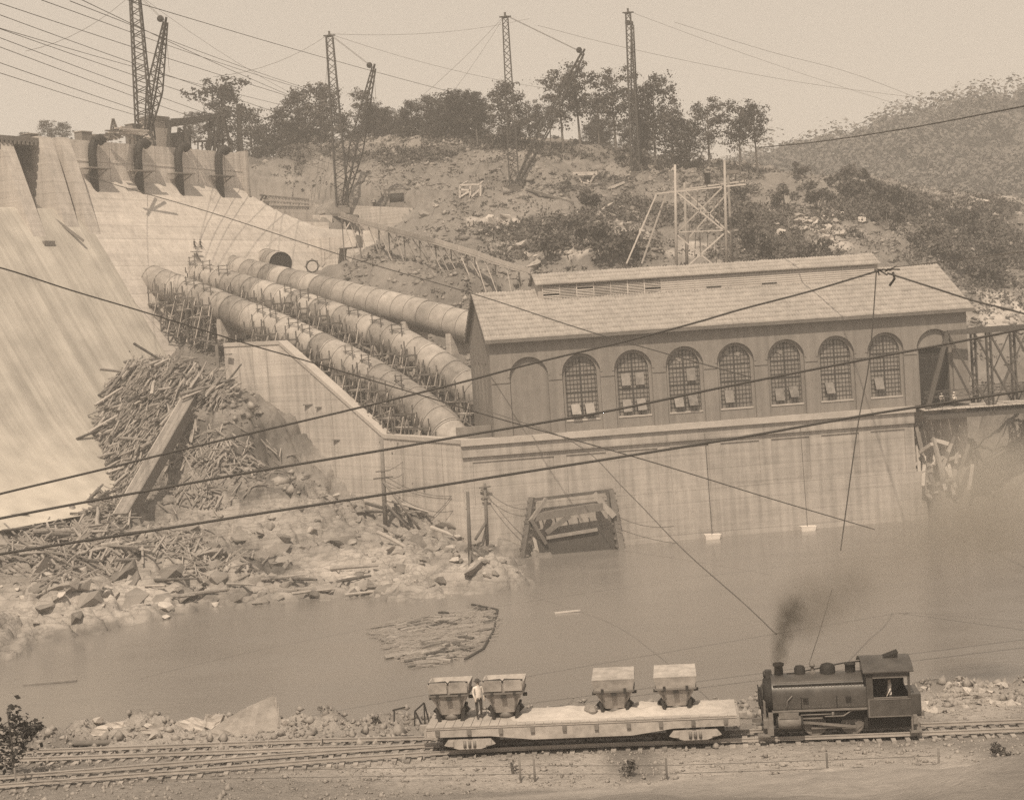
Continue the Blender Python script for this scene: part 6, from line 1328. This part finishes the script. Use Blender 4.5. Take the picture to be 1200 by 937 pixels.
# ---------------------------------------------------------------- cables
def cab(name, label, pts, Ya, Yb, r_, mat=ROPE, group=None):
    """cable through measured points, its distance changing evenly from one end to the other"""
    P = []; x0, x1 = pts[0][0], pts[-1][0]; L_ = [0]
    for a, b in zip(pts, pts[1:]): L_.append(L_[-1] + math.hypot(b[0] - a[0], b[1] - a[1]))
    for (x, y), l in zip(pts, L_): P.append(at(x, y, Ya + (Yb - Ya) * l / L_[-1]))
    Q = []                                                        # smooth (Catmull-Rom)
    for i in range(len(P) - 1):
        p0, p1, p2, p3 = P[max(i - 1, 0)], P[i], P[i + 1], P[min(i + 2, len(P) - 1)]
        for k in range(6):
            u = k / 6; Q.append(.5 * ((2 * p1) + (p2 - p0) * u + (2 * p0 - 5 * p1 + 4 * p2 - p3) * u * u + (3 * p1 - p0 - 3 * p2 + p3) * u ** 3))
    Q.append(P[-1]); m = MB(); m.tube(Q, r_, 6, False); return tag(m.build(name, mat), label, 'cable', group)
cab('suspension_cable', 'thick dark cable rising across the picture to the hub above the roof', [(-60, 594), (6, 577), (115, 551), (200, 530), (300, 506), (423, 477), (540, 448), (631, 424), (732, 400), (815, 378), (870, 362), (950, 341), (1030, 317)], 95, 120, .075)
cab('suspension_cable', 'thick dark cable crossing the middle of the arched windows', [(-60, 619), (6, 606), (100, 588), (200, 570), (300, 552), (450, 527), (540, 511), (705, 483), (850, 453), (1019, 420), (1104, 404), (1191, 387), (1260, 372)], 95, 110, .085)
cab('suspension_cable', 'thick dark cable crossing the river wall below the windows', [(-60, 660), (6, 648), (100, 633), (200, 618), (300, 602), (450, 579), (620, 552), (716, 537), (870, 512), (1010, 487), (1100, 473), (1191, 459), (1260, 448)], 95, 110, .09)
cab('guy_cable', 'thin cable falling from the dam face across the pipes and roof', [(100, 205), (140, 218), (250, 250), (397, 298), (557, 345), (683, 386), (787, 416), (880, 442)], 230, 150, .06)
cab('guy_cable', 'thin cable running down from the left edge over the retaining wall to the river', [(-60, 300), (5, 315), (83, 340), (167, 365), (297, 405), (360, 423), (507, 467), (583, 490), (760, 540), (900, 583), (1025, 620)], 110, 170, .055)
cab('guy_cable', 'thin cable slanting over the river down to the engine', [(560, 478), (670, 517), (735, 576), (800, 643), (870, 705), (910, 743)], 150, 85, .035, ROPE2)
cab('guy_cable', 'cable running from hub above the roof to the right edge', [(1040, 320), (1090, 336), (1140, 352), (1191, 365), (1260, 385)], 120, 110, .07)
cab('guy_cable', 'cable crossing the far wooded hill at the right', [(890, 173), (960, 166), (1060, 151), (1172, 130), (1260, 112)], 200, 120, .07)
cab('guy_cable', 'thin cable above the right end of the roof', [(1048, 313), (1100, 307), (1190, 296), (1260, 286)], 120, 110, .04, ROPE2)
cab('hanging_rope', 'thin rope hanging from the hub down past the wall to the river', [(1027, 318), (1019, 420), (1005, 500), (985, 645)], 120, 116, .05)
cab('hanging_rope', 'thin rope rising from the engine whistle into the smoke', [(948, 778), (962, 735), (975, 690)], 72, 74, .015, ROPE2)
h0 = at(1032, 318, 120); q = thing('cable_hub', 'cluster of iron clamps joining the cables above the roof end', 'cable clamp', h0)
for k in range(6): MB().beam(h0 + Vector((-.4 + k * .18, R.uniform(-.2, .2), R.uniform(-.15, .2))), h0 + Vector((-.1 + k * .3, R.uniform(-.2, .2), R.uniform(-.35, .3))), .12, .1).build('clamp', BLACK2, q, True)
MB().tube([h0 + Vector((.9, 0, -.1)), h0 + Vector((1.0, 0, -.6)), h0 + Vector((.6, 0, -1.1))], .09, 6).build('hook', BLACK2, q, True)
UL = [((20, 25), (455, 175), 9), ((60, 24), (530, 170), 8), ((6, 36), (440, 180), 7), ((20, 52), (410, 190), 7), ((18, 62), (400, 196), 6), ((18, 80), (385, 200), 6), ((20, 92), (270, 165), 5), ((115, 24), (380, 112), 5), ((140, 24), (372, 108), 5), ((150, 26), (395, 135), 5), ((230, 24), (600, 126), 5), ((30, 42), (350, 128), 5)]
UL.sort(key=lambda q: q[0][1] - (q[0][0] - 20) * .35)
for i, (a, b, w_) in enumerate(UL):
    dx, dy = b[0] - a[0], b[1] - a[1]; pts = [(a[0] - dx * .25, a[1] - dy * .27)] + [(a[0] + dx * k / 4, a[1] + dy * k / 4 + (2.5 * (k / 4) * (1 - k / 4) * 4)) for k in range(5)]
    cab('power_line', 'overhead line sweeping down from upper left behind the derricks, %s from the top' % ordinal(i), pts, 150, 330, (.034 + .004 * w_ / 5), ROPE, 'overhead lines from the upper left')
for i, (pts, lab) in enumerate((([(630, 30), (760, 62), (960, 100), (1200, 128)], 'faint line across the sky right of the middle derrick'), ([(790, 26), (900, 60), (1010, 90), (1160, 150)], 'faint line falling to the wooded hill'), ([(130, 270), (0, 306), (-60, 320)], 'faint line over the wet spillway'))): cab('power_line', lab, pts, 260, 300, .025, ROPE2)

# ---------------------------------------------------------------- near bank things
def slab(name, label, pts, Y, depth, mat, cat='boulder'):
    """a broken block: outline of its visible face, real thickness behind, edges roughened"""
    P = [at(x, y, Y + dy) for x, y, dy in pts]; c = sum(P, Vector()) / len(P); bm = bmesh.new()
    f = [bm.verts.new(p - c) for p in P]; b = [bm.verts.new((p - c) * .8 + Vector((R.uniform(-.1, .1), depth * R.uniform(.8, 1.1), -.15))) for p in P]
    bm.faces.new(f[::-1]); bm.faces.new(b); n_ = len(P)
    for i in range(n_): bm.faces.new((f[i], f[(i + 1) % n_], b[(i + 1) % n_], b[i]))
    bmesh.ops.triangulate(bm, faces=bm.faces[:]); bmesh.ops.subdivide_edges(bm, edges=bm.edges[:], cuts=3, use_grid_fill=True)
    for v in bm.verts: v.co += Vector((R.gauss(0, .02), R.gauss(0, .035), R.gauss(0, .02)))
    bmesh.ops.recalc_face_normals(bm, faces=bm.faces[:]); me = bpy.data.meshes.new(name); bm.to_mesh(me); bm.free(); me.materials.append(mat); o = link(name, me); o.location = c; return tag(o, label, cat)
SLABM = material('leaning_slab_stone', g(.30), .16, 1.3, .95, .5, big=.15)
slab('stone_slab', 'big leaning triangular stone slab beside the siding track', [(242, 866, .0), (247, 855, .1), (262, 843, .3), (290, 828, .5), (318, 815, .7), (324, 816, .7), (330, 846, .3), (326, 862, .1), (305, 871, 0), (280, 872, 0)], 78.2, 1.3, SLABM)
slab('boulder', 'small square white block behind the leaning slab', [(238, 850, 0), (240, 836, .1), (262, 838, .1), (258, 848, 0), (246, 854, 0)], 79.5, .8, ROCKM)
slab('boulder', 'low white rock left of the leaning slab', [(196, 861, 0), (206, 846, .1), (225, 840, .2), (240, 846, .1), (243, 858, 0)], 79.6, 1.0, ROCKM)
slab('boulder', 'long flat white rock on the bank edge at left', [(150, 861, 0), (165, 852, .1), (190, 847, .2), (198, 850, .1), (192, 861, 0)], 80, .9, ROCKM)
slab('boulder', 'leftmost pointed white rock on the near bank edge', [(103, 862, 0), (115, 850, .1), (142, 844, .2), (150, 852, .1), (146, 862, 0)], 80.2, .9, ROCKM)
def nstrew(n, x0, x1, y0, y1, s0, s1, mes, lab, grp):
    for k in range(n):
        X, Y = R.uniform(x0, x1), R.uniform(y0, y1); o = link('boulder', R.choice(mes)); s_ = R.uniform(s0, s1); o.location = (X, Y, nz(X, Y) + s_ * .1); o.scale = (s_,) * 3; o.rotation_euler = (R.random(), R.random(), R.random() * 6); tag(o, lab, 'stone', grp)
nstrew(56, 17.5, 25, 74.3, 81, .14, .42, RK, 'white stone in the rubble bank right of the engine', 'stones in the bank right of the engine')
nstrew(34, -9, 12, 76.5, 82, .12, .45, RK + RKD, 'stone on the bank edge behind the flat car', 'stones behind the flat car')
nstrew(22, -24, -6, 78.6, 82, .12, .4, RK, 'white stone on the bank edge by the siding track', 'stones by the siding track')
# ballast pebbles: too many to count
n = 9000; X = NR.uniform(-30, 28, n); Y = NR.uniform(65.5, 82, n); Z = near_h(X, Y); oc = np.array([(1, 0, 0), (-1, 0, 0), (0, 1, 0), (0, -1, 0), (0, 0, 1), (0, 0, -1)], float); of = np.array([(0, 2, 4), (2, 1, 4), (1, 3, 4), (3, 0, 4), (2, 0, 5), (1, 2, 5), (3, 1, 5), (0, 3, 5)])
s_ = NR.gamma(2.0, .02, n) + .015; s_ = s_ * np.where(Y > 75, 1.9, 1); J = oc[None] * s_[:, None, None] * (1 + .5 * NR.normal(size=(n, 6, 1))) + np.stack([X, Y, Z + s_ * .2], -1)[:, None]
tag(link('ballast_stones', npmesh('ballast_stones', J.reshape(-1, 3), (of[None] + 6 * np.arange(n)[:, None, None]).reshape(-1, 3), material('ballast_stone', g(.24), .3, 2.5, .95, .3))), 'loose small stones scattered over the railway bank', 'gravel', kind='stuff')
# log along the bank edge, planks, posts with wire, switch frame
a, b = at(60, 872, 79), at(238, 868, 79.3); m = MB(); m.tube([(0, 0, 0), (b - a) * .5 + Vector((0, 0, .05)), b - a], [.13, .15, .11], 8); o = m.build('long_log', WOOD2); o.location = a; tag(o, 'long dark log lying along the near bank left of the slab', 'log')
a, b = at(335, 868, 77.5), at(402, 868, 77.5); o = MB().beam((0, 0, 0), b - a, .2, .14).build('loose_beam', WOOD); o.location = a; tag(o, 'loose squared beam beside the siding right of the slab', 'beam')
q = thing('switch_stand', 'small bent iron frame standing left of the flat car', 'switch stand', at(490, 850, 75.2))
for s_ in ((486, 850, 486, 833), (486, 833, 497, 823), (497, 823, 503, 846), (487, 834, 494, 848), (497, 824, 498, 848), (460, 832, 475, 828), (462, 832, 462, 845)): MB().beam(at(s_[0], s_[1], 75.2), at(s_[2], s_[3], 75.2), .07, .07).build('bar', STEEL, q, True)
q = thing('wire_fence', 'low post and wire fence along the bottom of the railway bank', 'fence', at(620, 915, 66.4)); fpts = []
for x, y, yb in ((20, 885, 925), (610, 890, 916), (627, 888, 916), (782, 890, 916), (970, 880, 910), (1100, 872, 905)):
    p = atz(x, yb, TZ - .1); 
    MB().tube([p - Vector((0, 0, .5)), p + Vector((R.uniform(-.05, .05), 0, 1.0))], .045, 6).build('post', WOOD2, q, True); fpts.append(p + Vector((0, 0, .7)))
for dz in (0, -.35):
    m = MB(); m.tube([p + Vector((0, 0, dz)) for p in fpts], .012, 4, False); m.build('wire', ROPE2, q, True)
def plantlet(name, label, loc, h, w_, n_, leaf, seed, mat=LEAFD, cat='plant'):
    rs = np.random.RandomState(seed); t = thing(name, label, cat, loc); m = MB(); C = []
    m.tube([(0, 0, -.3), (.05, 0, h * .5), (-.04, 0, h * .95)], [.07, .05, .02], 7, False)
    for k in range(n_):
        f = .25 + .75 * (k + rs.rand()) / n_; a = rs.rand() * 6.28; l = w_ * (.5 + .5 * rs.rand()) * (1.1 - .5 * f); p = Vector((0, 0, h * f * .9)); e = p + Vector((math.cos(a) * l, math.sin(a) * l * .7, h * .1 * rs.normal() + .1)); m.tube([p, e], [.025, .01], 4, False)
        for j in range(14): C.append(np.array(p.lerp(e, .3 + .75 * rs.rand())) + rs.normal(size=3) * leaf * .7)
    m.build('stem', BARK, t); Vl, Fl = leafquads(np.array(C), leaf * 1.3, rs=rs); link('leaves', npmesh('leaves', Vl, Fl, mat), t); return t
p = atz(16, 915, TZ - .1); plantlet('sapling', 'dark leafy sapling with thin stem at the left corner of the bank', p, 3.5, 1.9, 26, .2, 9)
p = atz(40, 868, TZ - .1); plantlet('bush', 'low dark rounded bush behind the sapling on the near bank', p, .9, 1.0, 26, .14, 10)
p = atz(738, 908, TZ - .1); plantlet('weed', 'spiky weed growing beside the rails below the flat car', p, .6, .8, 14, .09, 12, LEAF2)
p = atz(600, 908, TZ - .1); plantlet('weed', 'thin weed by the fence post under the flat car tail', p, .5, .5, 6, .07, 13, LEAF2)
p = atz(1168, 888, TZ - .1); plantlet('weed', 'small round dark plant at the right end of the railway bank', p, .55, .5, 16, .08, 14)
for x, y in ((830, 848), (840, 846), (1180, 905), (380, 845), (440, 845)):
    p = atz(x, y, TZ); plantlet('weed', 'tuft of weeds on the near bank edge', (p.x, p.y, nz(p.x, p.y)), .4, .4, 6, .07, 20 + x, LEAF2)['group'] = 'weeds on the bank edge'

# ---------------------------------------------------------------- smoke and haze
def vol_mat(name, dens, col, scale, anis=.2, lo=.4, hi=.7, soft=True):
    m = bpy.data.materials.new(name); m.use_nodes = True; N = m.node_tree.nodes; K = m.node_tree.links.new; N.clear()
    o = N.new('ShaderNodeOutputMaterial'); v = N.new('ShaderNodeVolumePrincipled'); v.inputs['Color'].default_value = (*col, 1); v.inputs['Anisotropy'].default_value = anis
    tc = N.new('ShaderNodeTexCoord'); n = N.new('ShaderNodeTexNoise'); n.inputs['Scale'].default_value = scale; n.inputs['Detail'].default_value = 4; K(tc.outputs['Object'], n.inputs[0])
    r_ = N.new('ShaderNodeMapRange'); r_.inputs[1].default_value = lo; r_.inputs[2].default_value = hi; r_.inputs[3].default_value = 0; r_.inputs[4].default_value = dens; K(n.outputs[0], r_.inputs[0])
    gr = N.new('ShaderNodeTexGradient'); gr.gradient_type = 'SPHERICAL'; K(tc.outputs['Object'], gr.inputs[0]); mu = N.new('ShaderNodeMath'); mu.operation = 'MULTIPLY'; K(r_.outputs[0], mu.inputs[0]); K(gr.outputs[0], mu.inputs[1]); K(mu.outputs[0], v.inputs['Density']); K(v.outputs[0], o.inputs['Volume']); return m
def puff(name, label, loc, rad_, mat, rot=0):
    bm = bmesh.new(); bmesh.ops.create_icosphere(bm, subdivisions=3, radius=1); me = bpy.data.meshes.new(name); bm.to_mesh(me); bm.free(); me.materials.append(mat); o = link(name, me); o.location = loc; o.scale = rad_; o.rotation_euler = (0, rot, 0); return tag(o, label, 'smoke', 'engine smoke', 'stuff')
SMM = vol_mat('brown_smoke', .5, (.2, .18, .155), 1.5, lo=.3, hi=.7); SMD = vol_mat('dark_smoke', 2.6, (.15, .135, .11), 1.7); SML = vol_mat('thin_smoke', .42, (.50, .46, .41), 1.4, lo=.32, hi=.7); STEAM = vol_mat('pale_smoke', .55, (.74, .70, .64), 1.5, lo=.25, hi=.7)
for x, y, rx, rz_, Y in ((913, 768, .45, 1.0, 70.6), (916, 748, .6, 1.1, 70.8), (922, 728, .8, 1.2, 71), (928, 714, .8, 1.0, 71.2)): puff('smoke', 'dark smoke rising from the engine chimney', at(x, y, Y), (rx, .7, rz_), SMD, .2)
for x, y, rx, rz_, Y in ((932, 702, 1.3, 1.7, 71.4), (945, 735, 1.0, .9, 71.3), (962, 715, 1.5, 1.2, 71.8), (985, 690, 2.0, 1.6, 72.5)): puff('smoke', 'brown smoke thinning out above the dark smoke of the engine', at(x, y, Y), (rx, 1.1, rz_), SMM, .3)
for x, y, rx, rz_, Y in ((955, 712, 2.2, 1.9, 72), (990, 678, 3.2, 2.6, 74), (1045, 655, 4.2, 2.8, 76), (1110, 630, 5.0, 3.2, 78), (1160, 600, 5.0, 3.4, 82)): puff('smoke', 'thin brown smoke drifting right over the river', at(x, y, Y), (rx, 1.8, rz_), SML, .3)
for x, y, rx, rz_, Y in ((1150, 545, 4.5, 3.6, 105), (1130, 600, 6, 3.6, 95), (1185, 590, 5, 4.5, 92)): puff('smoke', 'pale smoke hanging below the bridge at the right', at(x, y, Y), (rx, 3, rz_), STEAM, 0)
hz = bpy.data.materials.new('haze_air'); hz.use_nodes = True; N = hz.node_tree.nodes; N.clear(); o_ = N.new('ShaderNodeOutputMaterial'); v = N.new('ShaderNodeVolumePrincipled'); v.inputs['Density'].default_value = HAZE; v.inputs['Color'].default_value = (.93, .92, .91, 1); v.inputs['Anisotropy'].default_value = .1; hz.node_tree.links.new(v.outputs[0], o_.inputs['Volume'])
m = MB(); m.bb((-3100, -1600, -8.2), (3100, 3300, 175)); tag(m.build('haze', hz), 'pale summer haze filling the valley air', 'haze', kind='stuff')
